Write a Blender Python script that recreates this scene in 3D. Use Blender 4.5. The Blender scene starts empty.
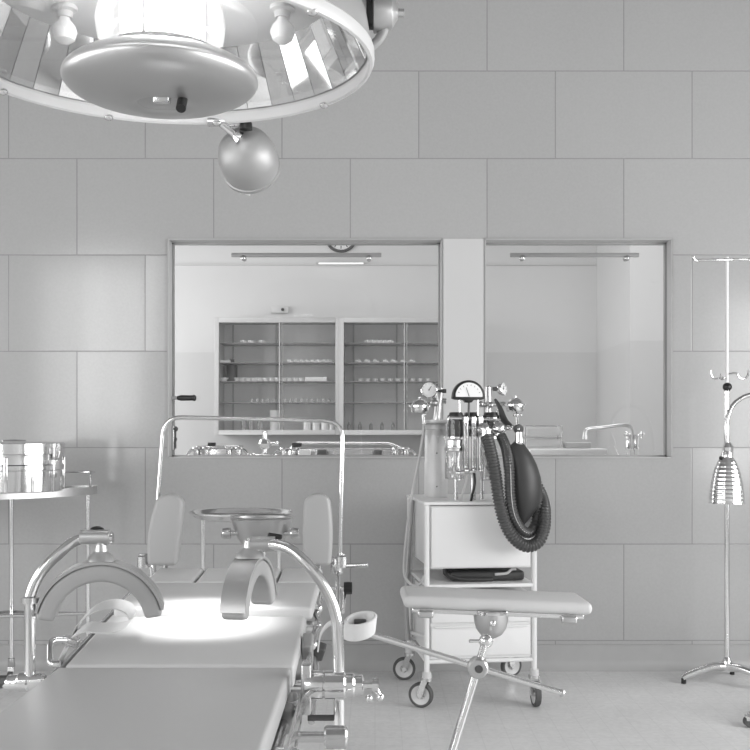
import bpy, bmesh, math, random
from mathutils import Vector, Matrix, Euler
random.seed(7)
PI = math.pi
R = math.radians
S = bpy.context.scene
C = S.collection

# ------------------------------------------------------------------ camera, light, exposure
F = 1070.0; HC = 1.15; HY = 430.0
cam = bpy.data.cameras.new('camera'); co = bpy.data.objects.new('camera', cam); C.objects.link(co)
co.location = (0, 0, HC); co.rotation_euler = (PI/2, 0, 0)
cam.sensor_width = 36; cam.lens = F/750*36; cam.shift_y = (HY-375)/750; cam.clip_start = .05
S.camera = co
S.view_settings.view_transform = 'Standard'; S.view_settings.look = 'None'
S.view_settings.exposure = -0.23; S.view_settings.gamma = 1; S.view_settings.use_curve_mapping = False
w = bpy.data.worlds.new('world'); S.world = w; w.use_nodes = True
w.node_tree.nodes['Background'].inputs[0].default_value = (1, 1, 1, 1)
w.node_tree.nodes['Background'].inputs[1].default_value = 1.6
def area(name, loc, rot, sx, sy, power):
    l = bpy.data.lights.new(name, 'AREA'); l.shape = 'RECTANGLE'; l.size = sx; l.size_y = sy; l.energy = power
    o = bpy.data.objects.new(name, l); C.objects.link(o); o.location = loc; o.rotation_euler = rot
    return o
# daylight in the window openings (area light fills each opening), then an added fill
area('daylight_left', (-4.15, 1.2, 1.55), (0, -PI/2, 0), 1.7, 4.4, 88)
area('daylight_right', (3.55, 1.5, 1.55), (0, PI/2, 0), 1.7, 4.8, 195)
for x_, e_ in ((-3.66, 16), (-3.22, 28), (-2.80, 24)): area('daylight_back', (x_, -1.95, 2.05), (PI/2, 0, 0), .30, 2.1, e_)
area('daylight_next_room', (-2.95, 6.7, 2.0), (0, -PI/2, 0), 1.7, 1.8, 70)
area('next_room_fill', (0.6, 5.9, 3.28), (0, 0, 0), 3.2, .7, 58)  # added fill under the ceiling, no fixture; brightens cabinets and far wall

def P(px, py, Y):                      # point at distance Y seen at that place in the photo
    return Vector(((px-375)/F*Y, Y, HC-(py-HY)/F*Y))

# ------------------------------------------------------------------ materials
def mat(name, col, rough=.5, metal=0, emis=0, bump=0, bscale=200, var=0, vscale=8, coat=0, trans=0, ior=1.45, aniso=0):
    m = bpy.data.materials.new(name); m.use_nodes = True
    nt = m.node_tree; b = nt.nodes['Principled BSDF']
    if isinstance(col, (int, float)): col = (col,)*3
    b.inputs['Base Color'].default_value = (*col, 1)
    b.inputs['Roughness'].default_value = rough; b.inputs['Metallic'].default_value = metal
    b.inputs['Coat Weight'].default_value = coat; b.inputs['IOR'].default_value = ior
    b.inputs['Transmission Weight'].default_value = trans
    if emis:
        b.inputs['Emission Color'].default_value = (1, 1, 1, 1); b.inputs['Emission Strength'].default_value = emis
    if bump or var:
        tc = nt.nodes.new('ShaderNodeTexCoord')
    if bump:
        n = nt.nodes.new('ShaderNodeTexNoise'); n.inputs['Scale'].default_value = bscale
        bp = nt.nodes.new('ShaderNodeBump'); bp.inputs['Strength'].default_value = bump; bp.inputs['Distance'].default_value = .002
        nt.links.new(tc.outputs['Object'], n.inputs['Vector'])
        nt.links.new(n.outputs['Fac'], bp.inputs['Height']); nt.links.new(bp.outputs['Normal'], b.inputs['Normal'])
    if var:
        n = nt.nodes.new('ShaderNodeTexNoise'); n.inputs['Scale'].default_value = vscale; n.inputs['Detail'].default_value = 4
        r = nt.nodes.new('ShaderNodeMapRange'); r.inputs[3].default_value = 1-var; r.inputs[4].default_value = 1+var
        mx = nt.nodes.new('ShaderNodeVectorMath'); mx.operation = 'SCALE'; mx.inputs[0].default_value = col
        nt.links.new(tc.outputs['Object'], n.inputs['Vector']); nt.links.new(n.outputs['Fac'], r.inputs[0])
        nt.links.new(r.outputs[0], mx.inputs['Scale']); nt.links.new(mx.outputs[0], b.inputs['Base Color'])
    return m

def glass_mat(name, tint=.95, refl=.04, rough=.02, frost=0, mx_=.75):
    m = bpy.data.materials.new(name); m.use_nodes = True
    nt = m.node_tree; nt.nodes.remove(nt.nodes['Principled BSDF']); out = nt.nodes['Material Output']
    t = nt.nodes.new('ShaderNodeBsdfTransparent'); t.inputs[0].default_value = (tint, tint, tint, 1)
    g = nt.nodes.new('ShaderNodeBsdfGlossy'); g.inputs['Roughness'].default_value = rough
    fr = nt.nodes.new('ShaderNodeLayerWeight'); fr.inputs[0].default_value = .25
    mr = nt.nodes.new('ShaderNodeMapRange'); mr.inputs[3].default_value = refl; mr.inputs[4].default_value = mx_
    nt.links.new(fr.outputs['Fresnel'], mr.inputs[0])
    mx = nt.nodes.new('ShaderNodeMixShader'); nt.links.new(mr.outputs[0], mx.inputs[0])
    nt.links.new(t.outputs[0], mx.inputs[1]); nt.links.new(g.outputs[0], mx.inputs[2])
    last = mx
    if frost:
        d = nt.nodes.new('ShaderNodeBsdfDiffuse'); d.inputs[0].default_value = (.9, .9, .9, 1)
        m2 = nt.nodes.new('ShaderNodeMixShader'); m2.inputs[0].default_value = frost
        nt.links.new(mx.outputs[0], m2.inputs[1]); nt.links.new(d.outputs[0], m2.inputs[2]); last = m2
    nt.links.new(last.outputs[0], out.inputs['Surface'])
    return m

def tile_mat():
    m = mat('wall_tiles', .42, .3)
    nt = m.node_tree; N = nt.nodes; L = nt.links; b = N['Principled BSDF']
    tc = N.new('ShaderNodeTexCoord'); sp = N.new('ShaderNodeSeparateXYZ'); L.new(tc.outputs['Object'], sp.inputs[0])
    def M(op, a, c=None, d=None):
        n = N.new('ShaderNodeMath'); n.operation = op
        for i, v in enumerate((a, c, d)):
            if v is None: continue
            if isinstance(v, (int, float)): n.inputs[i].default_value = v
            else: L.new(v, n.inputs[i])
        return n.outputs[0]
    px = 5.13/F; row = 96.4*px; wid = 136.7*px
    z0 = HC-(158.5-HY)*px                       # a course line
    dz = M('SUBTRACT', sp.outputs['Z'], z0)
    up = M('MULTIPLY', M('MAXIMUM', dz, 0.0), 96.4/87.5)
    zz = M('ADD', M('MINIMUM', dz, 0.0), up)
    rz = M('DIVIDE', zz, row)
    rf = M('FLOOR', rz); fz = M('SUBTRACT', rz, rf)
    par = M('MODULO', M('ADD', rf, 20.0), 2.0)  # even rows above the line use the first joint set
    xo = M('SUBTRACT', sp.outputs['X'], (145.3-375)*px)
    xx = M('ADD', M('DIVIDE', xo, wid), M('MULTIPLY', par, .5))
    fl = M('FLOOR', xx); fx = M('SUBTRACT', xx, fl)
    ez = M('MULTIPLY', M('MINIMUM', fz, M('SUBTRACT', 1.0, fz)), row)
    ex = M('MULTIPLY', M('MINIMUM', fx, M('SUBTRACT', 1.0, fx)), wid)
    e = M('MINIMUM', ez, ex)
    mr = N.new('ShaderNodeMapRange'); mr.interpolation_type = 'SMOOTHSTEP'
    mr.inputs[1].default_value = .0012; mr.inputs[2].default_value = .0038; L.new(e, mr.inputs[0])
    wn = N.new('ShaderNodeTexWhiteNoise'); wn.noise_dimensions = '2D'
    cx = N.new('ShaderNodeCombineXYZ'); L.new(fl, cx.inputs[0]); L.new(rf, cx.inputs[1]); L.new(cx.outputs[0], wn.inputs['Vector'])
    nz = N.new('ShaderNodeTexNoise'); nz.inputs['Scale'].default_value = 90; nz.inputs['Detail'].default_value = 3; L.new(tc.outputs['Object'], nz.inputs['Vector'])
    v = M('ADD', M('MULTIPLY', wn.outputs['Value'], .016), M('MULTIPLY', nz.outputs['Fac'], .05))
    tilec = M('ADD', v, WALL)
    colv = M('MULTIPLY', tilec, M('ADD', .70, M('MULTIPLY', mr.outputs[0], .30)))
    cc = N.new('ShaderNodeCombineXYZ'); [L.new(colv, cc.inputs[i]) for i in range(3)]
    L.new(cc.outputs[0], b.inputs['Base Color'])
    n2 = N.new('ShaderNodeTexNoise'); n2.inputs['Scale'].default_value = 3.0; L.new(tc.outputs['Object'], n2.inputs['Vector'])
    hh = M('ADD', M('MULTIPLY', mr.outputs[0], .35), M('MULTIPLY', n2.outputs['Fac'], .35))
    bp = N.new('ShaderNodeBump'); bp.inputs['Strength'].default_value = .35; bp.inputs['Distance'].default_value = .004
    ge = N.new('ShaderNodeNewGeometry'); va = N.new('ShaderNodeVectorMath'); va.operation = 'MULTIPLY_ADD'
    va.inputs[1].default_value = (.022, 0, .022)
    vs_ = N.new('ShaderNodeVectorMath'); vs_.operation = 'SUBTRACT'; vs_.inputs[1].default_value = (.5, .5, .5)
    L.new(wn.outputs['Color'], vs_.inputs[0]); L.new(vs_.outputs[0], va.inputs[0]); L.new(ge.outputs['Normal'], va.inputs[2])
    vn = N.new('ShaderNodeVectorMath'); vn.operation = 'NORMALIZE'; L.new(va.outputs[0], vn.inputs[0]); L.new(vn.outputs[0], bp.inputs['Normal'])
    L.new(hh, bp.inputs['Height']); L.new(bp.outputs['Normal'], b.inputs['Normal'])
    b.inputs['Roughness'].default_value = .13
    return m

def floor_mat():
    m = mat('terrazzo', .5, .4)
    nt = m.node_tree; N = nt.nodes; L = nt.links; b = N['Principled BSDF']
    tc = N.new('ShaderNodeTexCoord')
    n = N.new('ShaderNodeTexVoronoi'); n.inputs['Scale'].default_value = 60; L.new(tc.outputs['Object'], n.inputs['Vector'])
    n2 = N.new('ShaderNodeTexNoise'); n2.inputs['Scale'].default_value = 2.2; n2.inputs['Detail'].default_value = 5; L.new(tc.outputs['Object'], n2.inputs['Vector'])
    br = N.new('ShaderNodeTexBrick'); br.offset = 0; br.inputs['Scale'].default_value = 1; br.inputs['Brick Width'].default_value = .1; br.inputs['Row Height'].default_value = .1
    br.inputs['Mortar Size'].default_value = .0022; br.inputs['Color1'].default_value = (1, 1, 1, 1); br.inputs['Color2'].default_value = (.98, .98, .98, 1); br.inputs['Mortar'].default_value = (.92, .92, .92, 1)
    L.new(tc.outputs['Object'], br.inputs['Vector'])
    r1 = N.new('ShaderNodeMapRange'); r1.inputs[3].default_value = .93; r1.inputs[4].default_value = 1.04; L.new(n.outputs['Color'], r1.inputs[0])
    r2 = N.new('ShaderNodeMapRange'); r2.inputs[3].default_value = FLOOR*.86; r2.inputs[4].default_value = FLOOR*1.14; L.new(n2.outputs['Fac'], r2.inputs[0])
    mm = N.new('ShaderNodeMath'); mm.operation = 'MULTIPLY'; L.new(r1.outputs[0], mm.inputs[0]); L.new(r2.outputs[0], mm.inputs[1])
    vm = N.new('ShaderNodeVectorMath'); vm.operation = 'SCALE'; L.new(br.outputs['Color'], vm.inputs[0]); L.new(mm.outputs[0], vm.inputs['Scale'])
    L.new(vm.outputs[0], b.inputs['Base Color'])
    return m

def hose_mat(): return mat('black_rubber_hose', .07, .36)
WALL = .38; FLOOR = .68
M_tile = tile_mat(); M_floor = floor_mat()
M_plain = mat('painted_plaster', .62, .6, var=.02)
M_ceil = mat('ceiling_paint', .22, .7)
M_back = mat('white_paint', .66, .5, var=.02)
M_dado = mat('dado_paint', .60, .35, var=.02)
M_chrome = mat('chrome', .80, .13, 1)
M_chromeD = mat('worn_steel', .62, .25, 1)
M_satin = mat('satin_aluminium', .60, .34, 1, var=.05, vscale=20)
M_alu = mat('silver_paint', .50, .36, .75)
M_sat = mat('matt_silver_paint', .40, .48, .45)
M_enamel = mat('white_enamel', .76, .28)
M_enamel2 = mat('cream_enamel', .60, .32)
M_vinyl = mat('grey_vinyl', .47, .38, bump=.12, bscale=350)
M_vinyl2 = mat('light_grey_vinyl', .57, .36, bump=.08, bscale=350)
M_board = mat('pale_vinyl', .58, .4, bump=.06, bscale=200)
M_frame = mat('table_frame_grey', .36, .35, .3)
M_dark = mat('dark_iron', .10, .4, .4)
M_black = mat('black_plastic', .02, .35)
M_rubber = mat('black_rubber', .045, .42, bump=.1, bscale=60)
M_tyre = mat('grey_tyre', .09, .6)
M_hose = hose_mat()
M_white = mat('white_cotton', .66, .8, bump=.3, bscale=300)
M_face = mat('dial_face', .85, .4)
M_glass = glass_mat('clear_glass', .93, .05, mx_=.5)
M_pane = glass_mat('window_pane', .97, .02, mx_=.4)
M_house = mat('housing_grey_paint', .33, .4)
M_cover = glass_mat('lamp_cover_glass', .96, .03, mx_=.26)
M_glassw = glass_mat('thick_glass', .86, .12, .05, .12)
M_frost = glass_mat('frosted_glass', .8, .1, .2, .5)
M_cabin = mat('cabinet_inside', .9, .6)
M_cabfr = mat('cabinet_frame', .55, .4)
M_mirror = mat('mirror', .86, .04, 1)
M_bulb = mat('glowing_bulb', .9, .3, emis=2.2)
M_lens = mat('glowing_lens', .9, .3, emis=12)
M_rail = mat('rail_grey_paint', .32, .4, .2)
M_cylp = mat('cylinder_paint', .66, .4, .15, var=.08, vscale=25)
M_bulbo = mat('opal_bulb', .85, .25)
M_tube = mat('fluorescent_tube', .9, .4, emis=1.0)
M_cush = mat('cushion_vinyl', .37, .4, bump=.08, bscale=350)
M_door = glass_mat('door_glass', .99, .02, mx_=.3)
M_shelfm = glass_mat('shelf_glass', .8, .1, .1, .25)
M_inst = mat('instrument_steel', .92, .3, .25)
M_reveal = mat('window_reveal_paint', .50, .35)
M_mark = mat('dial_marks', .06, .5)
M_cable = mat('pale_rubber_hose', .52, .45)
M_wallbox = mat('wall_box', .5, .5)

# ------------------------------------------------------------------ mesh helper
def wm(o):
    m = o.matrix_basis.copy()
    while o.parent is not None:
        o = o.parent; m = o.matrix_basis @ m
    return m

def basis(d):
    d = Vector(d).normalized()
    a = Vector((0, 0, 1)) if abs(d.z) < .9 else Vector((1, 0, 0))
    u = a.cross(d).normalized(); v = d.cross(u)
    return u, v, d

class MB:
    def __init__(s): s.v = []; s.f = []; s.T = None
    def add(s, vs, fs):
        n = len(s.v)
        s.v += [Vector(v) for v in vs]; s.f += [tuple(n+i for i in f) for f in fs]; return s
    def box(s, c, size, rot=(0, 0, 0)):
        e = Euler(rot).to_matrix(); c = Vector(c); h = Vector(size)/2
        vs = [c+e @ Vector((x*h.x, y*h.y, z*h.z)) for x in (-1, 1) for y in (-1, 1) for z in (-1, 1)]
        return s.add(vs, [(0, 1, 3, 2), (4, 6, 7, 5), (0, 4, 5, 1), (2, 3, 7, 6), (0, 2, 6, 4), (1, 5, 7, 3)])
    def lo(s, a, b):
        a = Vector(a); b = Vector(b); return s.box((a+b)/2, b-a)
    def cyl(s, p0, p1, r, r2=None, n=20, cap=True):
        p0 = Vector(p0); p1 = Vector(p1); r2 = r if r2 is None else r2
        u, v, d = basis(p1-p0)
        vs = [p+(u*math.cos(t)+v*math.sin(t))*q for p, q in ((p0, r), (p1, r2)) for t in [2*PI*i/n for i in range(n)]]
        fs = [(i, (i+1) % n, n+(i+1) % n, n+i) for i in range(n)]
        if cap: fs += [tuple(reversed(range(n))), tuple(range(n, 2*n))]
        return s.add(vs, fs)
    def lathe(s, prof, o=(0, 0, 0), axis=(0, 0, 1), n=32, a0=0, a1=2*PI):
        o = Vector(o); u, v, d = basis(axis); full = abs(a1-a0-2*PI) < 1e-6
        m = n if full else n+1
        vs = []; k = len(prof)
        for i in range(m):
            t = a0+(a1-a0)*i/n
            q = u*math.cos(t)+v*math.sin(t)
            vs += [o+q*max(r, 1e-5)+d*z for r, z in prof]
        fs = []
        for i in range(n):
            j = (i+1) % m
            for q in range(k-1): fs.append((i*k+q, j*k+q, j*k+q+1, i*k+q+1))
        return s.add(vs, fs)
    def sph(s, c, r, n=20, sc=(1, 1, 1), rot=(0, 0, 0)):
        e = Euler(rot).to_matrix(); c = Vector(c); m = n//2; vs = []; fs = []
        for i in range(m+1):
            for j in range(n):
                a = PI*i/m; b = 2*PI*j/n
                vs.append(c+e @ Vector((math.sin(a)*math.cos(b)*r*sc[0], math.sin(a)*math.sin(b)*r*sc[1], math.cos(a)*r*sc[2])))
        for i in range(m):
            for j in range(n):
                fs.append((i*n+j, (i+1)*n+j, (i+1)*n+(j+1) % n, i*n+(j+1) % n))
        return s.add(vs, fs)
    def tube(s, pts, r, n=12, rf=None, closed=False):
        pts = [Vector(p) for p in pts]; k = len(pts)
        vs = []; u = None
        for i, p in enumerate(pts):
            if closed: t = pts[(i+1) % k]-pts[i-1]
            else: t = pts[min(i+1, k-1)]-pts[max(i-1, 0)]
            t.normalize()
            if u is None: u = basis(t)[0]
            u = (u-t*u.dot(t)).normalized(); v = t.cross(u)
            q = r if rf is None else rf(i/(k-1), i)
            vs += [p+(u*math.cos(2*PI*j/n)+v*math.sin(2*PI*j/n))*q for j in range(n)]
        fs = []
        for i in range(k if closed else k-1):
            a = i*n; b = ((i+1) % k)*n
            fs += [(a+j, a+(j+1) % n, b+(j+1) % n, b+j) for j in range(n)]
        if not closed: fs += [tuple(reversed(range(n))), tuple(range((k-1)*n, k*n))]
        return s.add(vs, fs)
    def ribbon(s, pts, wv, th, closed=False):     # flat strap: wv = width vector, th = thickness
        pts = [Vector(p) for p in pts]; k = len(pts); wv = Vector(wv)/2; vs = []
        for i, p in enumerate(pts):
            if closed: t = (pts[(i+1) % k]-pts[i-1]).normalized()
            else: t = (pts[min(i+1, k-1)]-pts[max(i-1, 0)]).normalized()
            nn = t.cross(wv).normalized()*th/2
            vs += [p-wv-nn, p+wv-nn, p+wv+nn, p-wv+nn]
        fs = []
        for i in range(k if closed else k-1):
            a = i*4; b = ((i+1) % k)*4
            fs += [(a+j, a+(j+1) % 4, b+(j+1) % 4, b+j) for j in range(4)]
        if not closed: fs += [(3, 2, 1, 0), (4*k-4, 4*k-3, 4*k-2, 4*k-1)]
        return s.add(vs, fs)
    def prism(s, poly, o, u, v, wv):              # polygon in plane (u,v) at o, extruded by wv
        o = Vector(o); u = Vector(u); v = Vector(v); wv = Vector(wv); n = len(poly)
        vs = [o+u*a+v*b for a, b in poly]; vs += [p+wv for p in vs]
        return s.add(vs, [tuple(reversed(range(n))), tuple(range(n, 2*n))]+[(i, (i+1) % n, n+(i+1) % n, n+i) for i in range(n)])
    def arcring(s, c, u, v, wv, r0, r1, a0, a1, n=32):   # annular sector extruded by wv
        c = Vector(c); u = Vector(u); v = Vector(v)
        poly = [(r1*math.cos(a0+(a1-a0)*i/n), r1*math.sin(a0+(a1-a0)*i/n)) for i in range(n+1)]
        inn = [(r0*math.cos(a0+(a1-a0)*i/n), r0*math.sin(a0+(a1-a0)*i/n)) for i in range(n+1)]
        wv = Vector(wv); vs = []
        for i in range(n+1):
            o_ = c+u*poly[i][0]+v*poly[i][1]; i_ = c+u*inn[i][0]+v*inn[i][1]
            vs += [o_, i_, i_+wv, o_+wv]
        fs = []
        for i in range(n):
            a = 4*i; b = a+4
            fs += [(a+j, a+(j+1) % 4, b+(j+1) % 4, b+j) for j in range(4)]
        fs += [(3, 2, 1, 0), (4*n, 4*n+1, 4*n+2, 4*n+3)]
        return s.add(vs, fs)
    def build(s, name, m, parent=None, loc=False, bev=0, seg=3, origin=None, ang=35, flat=False):
        me = bpy.data.meshes.new(name); vs = s.v
        o = bpy.data.objects.new(name, me)
        if parent is not None:
            if not loc:
                iv = wm(parent).inverted(); vs = [iv @ p for p in vs]
        elif origin is not None:
            origin = Vector(origin); vs = [p-origin for p in vs]; o.location = origin
        me.from_pydata([tuple(p) for p in vs], [], s.f)
        bm = bmesh.new(); bm.from_mesh(me); bmesh.ops.remove_doubles(bm, verts=bm.verts, dist=1e-6)
        bmesh.ops.recalc_face_normals(bm, faces=bm.faces); bm.to_mesh(me); bm.free()
        me.materials.append(m); C.objects.link(o); o.parent = parent
        if not flat:
            me.shade_smooth(); me.set_sharp_from_angle(angle=R(ang))
        if bev:
            b = o.modifiers.new('bevel', 'BEVEL'); b.width = bev; b.segments = seg; b.limit_method = 'ANGLE'; b.angle_limit = R(40)
            b.harden_normals = False
            me.shade_smooth(); me.set_sharp_from_angle(angle=R(75) if seg > 1 else R(ang))
            if seg > 1: me.set_sharp_from_angle(angle=PI)
        return o

def thing(name, label, cat, loc=(0, 0, 0), rz=0, group=None):
    o = bpy.data.objects.new(name, None); C.objects.link(o); o.empty_display_size = .05
    o.location = loc; o.rotation_euler = (0, 0, rz); o['label'] = label; o['category'] = cat
    if group: o['group'] = group
    return o
def tag(o, label, cat, group=None):
    o['label'] = label; o['category'] = cat
    if group: o['group'] = group
    return o
def struct(o, parent=None):
    o['kind'] = 'structure'; return o
def copy_tree(o, parent=None):
    c = o.copy(); C.objects.link(c); c.parent = parent
    for ch in [x for x in bpy.data.objects if x.parent == o]: copy_tree(ch, c)
    return c
def smooth(pts, n=8, closed=False):              # Catmull-Rom
    pts = [Vector(p) for p in pts]; k = len(pts); out = []
    rng = range(k if closed else k-1)
    for i in rng:
        p1 = pts[i]; p2 = pts[(i+1) % k]
        p0 = pts[i-1] if (i > 0 or closed) else p1*2-p2
        p3 = pts[(i+2) % k] if (i+2 < k or closed) else p2*2-p1
        for j in range(n):
            t = j/n
            out.append(.5*((2*p1)+(p2-p0)*t+(2*p0-5*p1+4*p2-p3)*t*t+(3*p1-p0-3*p2+p3)*t**3))
    if not closed: out.append(pts[-1])
    return out
def bend(pts, r=.03, n=6):                       # polyline with rounded corners
    pts = [Vector(p) for p in pts]; out = [pts[0]]
    for i in range(1, len(pts)-1):
        a, b, c = pts[i-1], pts[i], pts[i+1]
        q = min(r, (a-b).length*.45, (c-b).length*.45)
        s_ = b+(a-b).normalized()*q; e_ = b+(c-b).normalized()*q
        for j in range(n+1):
            t = j/n; out.append(s_*(1-t)**2+b*2*t*(1-t)+e_*t*t)
    out.append(pts[-1]); return out

# ------------------------------------------------------------------ room shell
XL, XR, YB, YF, ZC = -4.2, 3.6, -2.0, 5.13, 3.4
WT = .13
wx = [(-.992, .321), (.527, 1.424)]; wz = (1.016, 2.066)
b = MB()
for x0, x1 in ((XL, wx[0][0]), (wx[0][1], wx[1][0]), (wx[1][1], XR)): b.lo((x0, YF, 0), (x1, YF+WT, ZC))
for x0, x1 in wx: b.lo((x0, YF, 0), (x1, YF+WT, wz[0])); b.lo((x0, YF, wz[1]), (x1, YF+WT, ZC))
struct(b.build('wall_front', M_tile))
struct(MB().lo((XL-.2, YB-.2, -.15), (XR+.2, 8.6, 0)).build('floor', M_floor))
struct(MB().lo((XL-.2, YB-.2, ZC), (XR+.2, 8.6, ZC+.15)).build('ceiling', M_ceil))
def wall_open(name, axis, pos, th, a0, a1, ops, m):
    b = MB()
    def q(u0, u1, z0, z1):
        if u1-u0 < .001 or z1-z0 < .001: return
        if axis == 'x': b.lo((pos, u0, z0), (pos+th, u1, z1))
        else: b.lo((u0, pos, z0), (u1, pos+th, z1))
    u = a0
    for (o0, o1, z0, z1) in ops:
        q(u, o0, 0, ZC); q(o0, o1, 0, z0); q(o0, o1, z1, ZC); u = o1
    q(u, a1, 0, ZC)
    return struct(b.build(name, m))
wall_open('wall_left', 'x', XL-.2, .2, YB, YF, [(-1.0, 3.4, .7, 2.4)], M_plain)
wall_open('wall_right', 'x', XR, .2, YB, YF, [(-.9, 3.9, .7, 2.4)], M_plain)
wall_open('wall_back', 'y', YB-.2, .2, XL, XR, [(-3.9, -2.6, 1.0, 3.1)], M_plain)
# next room
NY = 8.2
dz = 1.745
struct(MB().lo((-3.2, NY, dz), (1.7, NY+.2, ZC)).build('wall_far', M_back))
struct(MB().lo((-3.2, NY-.004, 0), (1.7, NY+.2, dz)).build('wall_far_lower', M_dado))
struct(MB().lo((-3.2, NY-.012, 2.41), (1.7, NY, 2.42)).build('trim_1', M_dado))
bq = MB().lo((1.70, 7.13, dz), (3.6, NY+.2, ZC)); struct(bq.build('wall_far_corner', M_back))
bq = MB().lo((1.696, 7.126, 0), (3.6, NY+.2, dz)); struct(bq.build('wall_far_corner_lower', M_dado))
wall_open('wall_next_left', 'x', -3.2, .2, YF+WT, NY, [(5.8, 7.6, 1.15, 2.85)], M_back)

# smooth light panel facing the pier between the two windows
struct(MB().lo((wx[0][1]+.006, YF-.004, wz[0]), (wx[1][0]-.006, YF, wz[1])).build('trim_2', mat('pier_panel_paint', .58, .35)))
# coved skirting
cove = [(0, 0), (.03, 0), (.012, .02), (.008, .05), (.008, .12), (0, .122)]
b = MB(); b.prism(cove, (XL, YF, 0), (0, -1, 0), (0, 0, 1), (XR-XL, 0, 0))
struct(b.build('baseboard_front', mat('skirting_tile', .40, .3, var=.06, vscale=14)))

# windows between the rooms
for i, (x0, x1) in enumerate(wx):
    n = 'window_%d' % (i+1)
    z0, z1 = wz
    # reveal lining
    b = MB(); t = .004
    b.lo((x0, YF-.004, z0), (x0+t, YF+WT, z1)); b.lo((x1-t, YF-.004, z0), (x1, YF+WT, z1))
    b.lo((x0, YF-.004, z1-t), (x1, YF+WT, z1)); b.lo((x0, YF-.004, z0), (x1, YF+WT, z0+t))
    root = struct(b.build(n, M_reveal, origin=(x0, YF, z0)))
    b = MB(); y0, y1, q = YF+WT-.05, YF+WT-.02, .008
    b.lo((x0+t, y0, z0+t), (x0+t+q, y1, z1-t)); b.lo((x1-t-q, y0, z0+t), (x1-t, y1, z1-t))
    b.lo((x0+t, y0, z1-t-q), (x1-t, y1, z1-t)); b.lo((x0+t, y0, z0+t), (x1-t, y1, z0+t+.008))
    fr = b.build('window_frame', M_frame, root)
    b = MB(); e = .004; xo0, xo1 = x0-e, x1+e
    b.lo((xo0, YF-.006, z1), (xo1, YF-.0005, z1+e)); b.lo((xo0, YF-.006, z0-e), (xo1, YF-.0005, z0))
    b.lo((xo0, YF-.006, z0), (x0, YF-.0005, z1)); b.lo((x1, YF-.006, z0), (xo1, YF-.0005, z1))
    b.build('edge_trim', M_frame, root)
    MB().lo((x0+t+.003, YF+WT-.038, z0+.008), (x1-t-.003, YF+WT-.032, z1-.010)).build('pane', M_pane, root)
    cxm = (x0+x1)/2; hl = (150, 129)[i]/2*(YF+.1)/F
    b = MB(); zb = P(0, 255, YF+.1).z
    b.lo((cxm-hl, YF+.095, zb-.010), (cxm+hl, YF+.110, zb+.010))
    rail = b.build('pull_rail', M_rail, root, bev=.003)
    for s_ in (-1, 1):
        b = MB(); b.cyl((cxm+s_*(hl-.06), YF+.100, zb-.016), (cxm+s_*(hl-.06), YF+.131, zb-.016), .012)
        b.sph((cxm+s_*(hl-.06), YF+.095, zb-.016), .014)
        b.build('standoff', M_chromeD, rail)
# crank and latch on left reveal of window 1
o = thing('window_crank', 'short black crank handle sticking out of the left window reveal', 'handle', (-.986, YF+.06, 1.31))
MB().cyl((-.986, YF+.06, 1.305), (-.955, YF+.05, 1.305), .009).build('spindle', M_chromeD, o)
MB().lathe([(0, 0), (.010, .002), (.014, .02), (.013, .075), (.016, .085), (.010, .092), (0, .093)], (-.957, YF+.05, 1.305), (1, -.1, 0)).build('grip', M_black, o)
o = thing('window_latch', 'small dark metal latch low on the left window reveal', 'latch', (-.988, YF+.08, 1.13))
b = MB(); b.lo((-.989, YF+.06, 1.05), (-.975, YF+.085, 1.17)); b.build('latch_plate', M_chromeD, o, bev=.003)
b = MB(); b.sph((-.970, YF+.07, 1.155), .013); b.sph((-.970, YF+.07, 1.105), .009); b.cyl((-.97, YF+.07, 1.06), (-.97, YF+.07, 1.155), .005); b.build('latch_bolt', M_dark, o)

# ------------------------------------------------------------------ next room: cabinets, contents
CY0, CY1 = 7.9, NY-.004
cz0, cz1 = 1.115, 1.977
shz = [HC-(y-HY)/F*8.0 for y in (343.5, 363, 381.5, 402.5)]
def cabinet(x0, x1, label):
    r = thing('wall_cabinet', label, 'cabinet', ((x0+x1)/2, (CY0+CY1)/2, cz0))
    b = MB(); t = .022
    b.lo((x0, CY0, cz0), (x0+t, CY1, cz1)); b.lo((x1-t, CY0, cz0), (x1, CY1, cz1))
    b.lo((x0+t, CY0, cz1-t), (x1-t, CY1, cz1)); b.lo((x0+t, CY0, cz0), (x1-t, CY1, cz0+t))
    b.build('carcass', M_cabfr, r)
    MB().lo((x0+t, CY1-.012, cz0+t), (x1-t, CY1-.001, cz1-t)).build('back_panel', M_cabin, r)
    b = MB(); f = .022; y0, y1 = CY0-.02, CY0
    b.lo((x0-.008, y0, cz0), (x0+f, y1, cz1)); b.lo((x1-f, y0, cz0), (x1+.008, y1, cz1))
    b.lo((x0+f, y0, cz1-.035), (x1-f, y1, cz1)); b.lo((x0+f, y0, cz0), (x1-f, y1, cz0+.035))
    b.build('front_frame', M_cabfr, r, bev=.002)
    xm = x0+(x1-x0)*.53
    for a, c, yy in ((x0+f, xm+.015, CY0-.004), (xm-.015, x1-f, CY0-.012)):
        d = MB().lo((a, yy-.002, cz0+.037), (c, yy+.002, cz1-.037)).build('glass_door', M_door, r)
        xx = c-.006 if a < xm-.1 else a+.006
        MB().lo((xx-.004, yy-.003, cz0+.037), (xx+.004, yy+.003, cz1-.037)).build('door_edge', M_frost, d)
    for z in shz:
        MB().lo((x0+t, CY0+.02, z-.006), (x1-t, CY1-.014, z)).build('shelf', M_shelfm, r)
    for xx in (x0+.09, x0+.42): MB().lo((xx-.006, CY1-.02, cz0+t), (xx+.006, CY1-.012, cz1-t)).build('shelf_rail', M_cabfr, r)
    return r
cabinet(-1.174, -.270, 'left glass fronted wall cabinet seen through the larger window')
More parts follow.
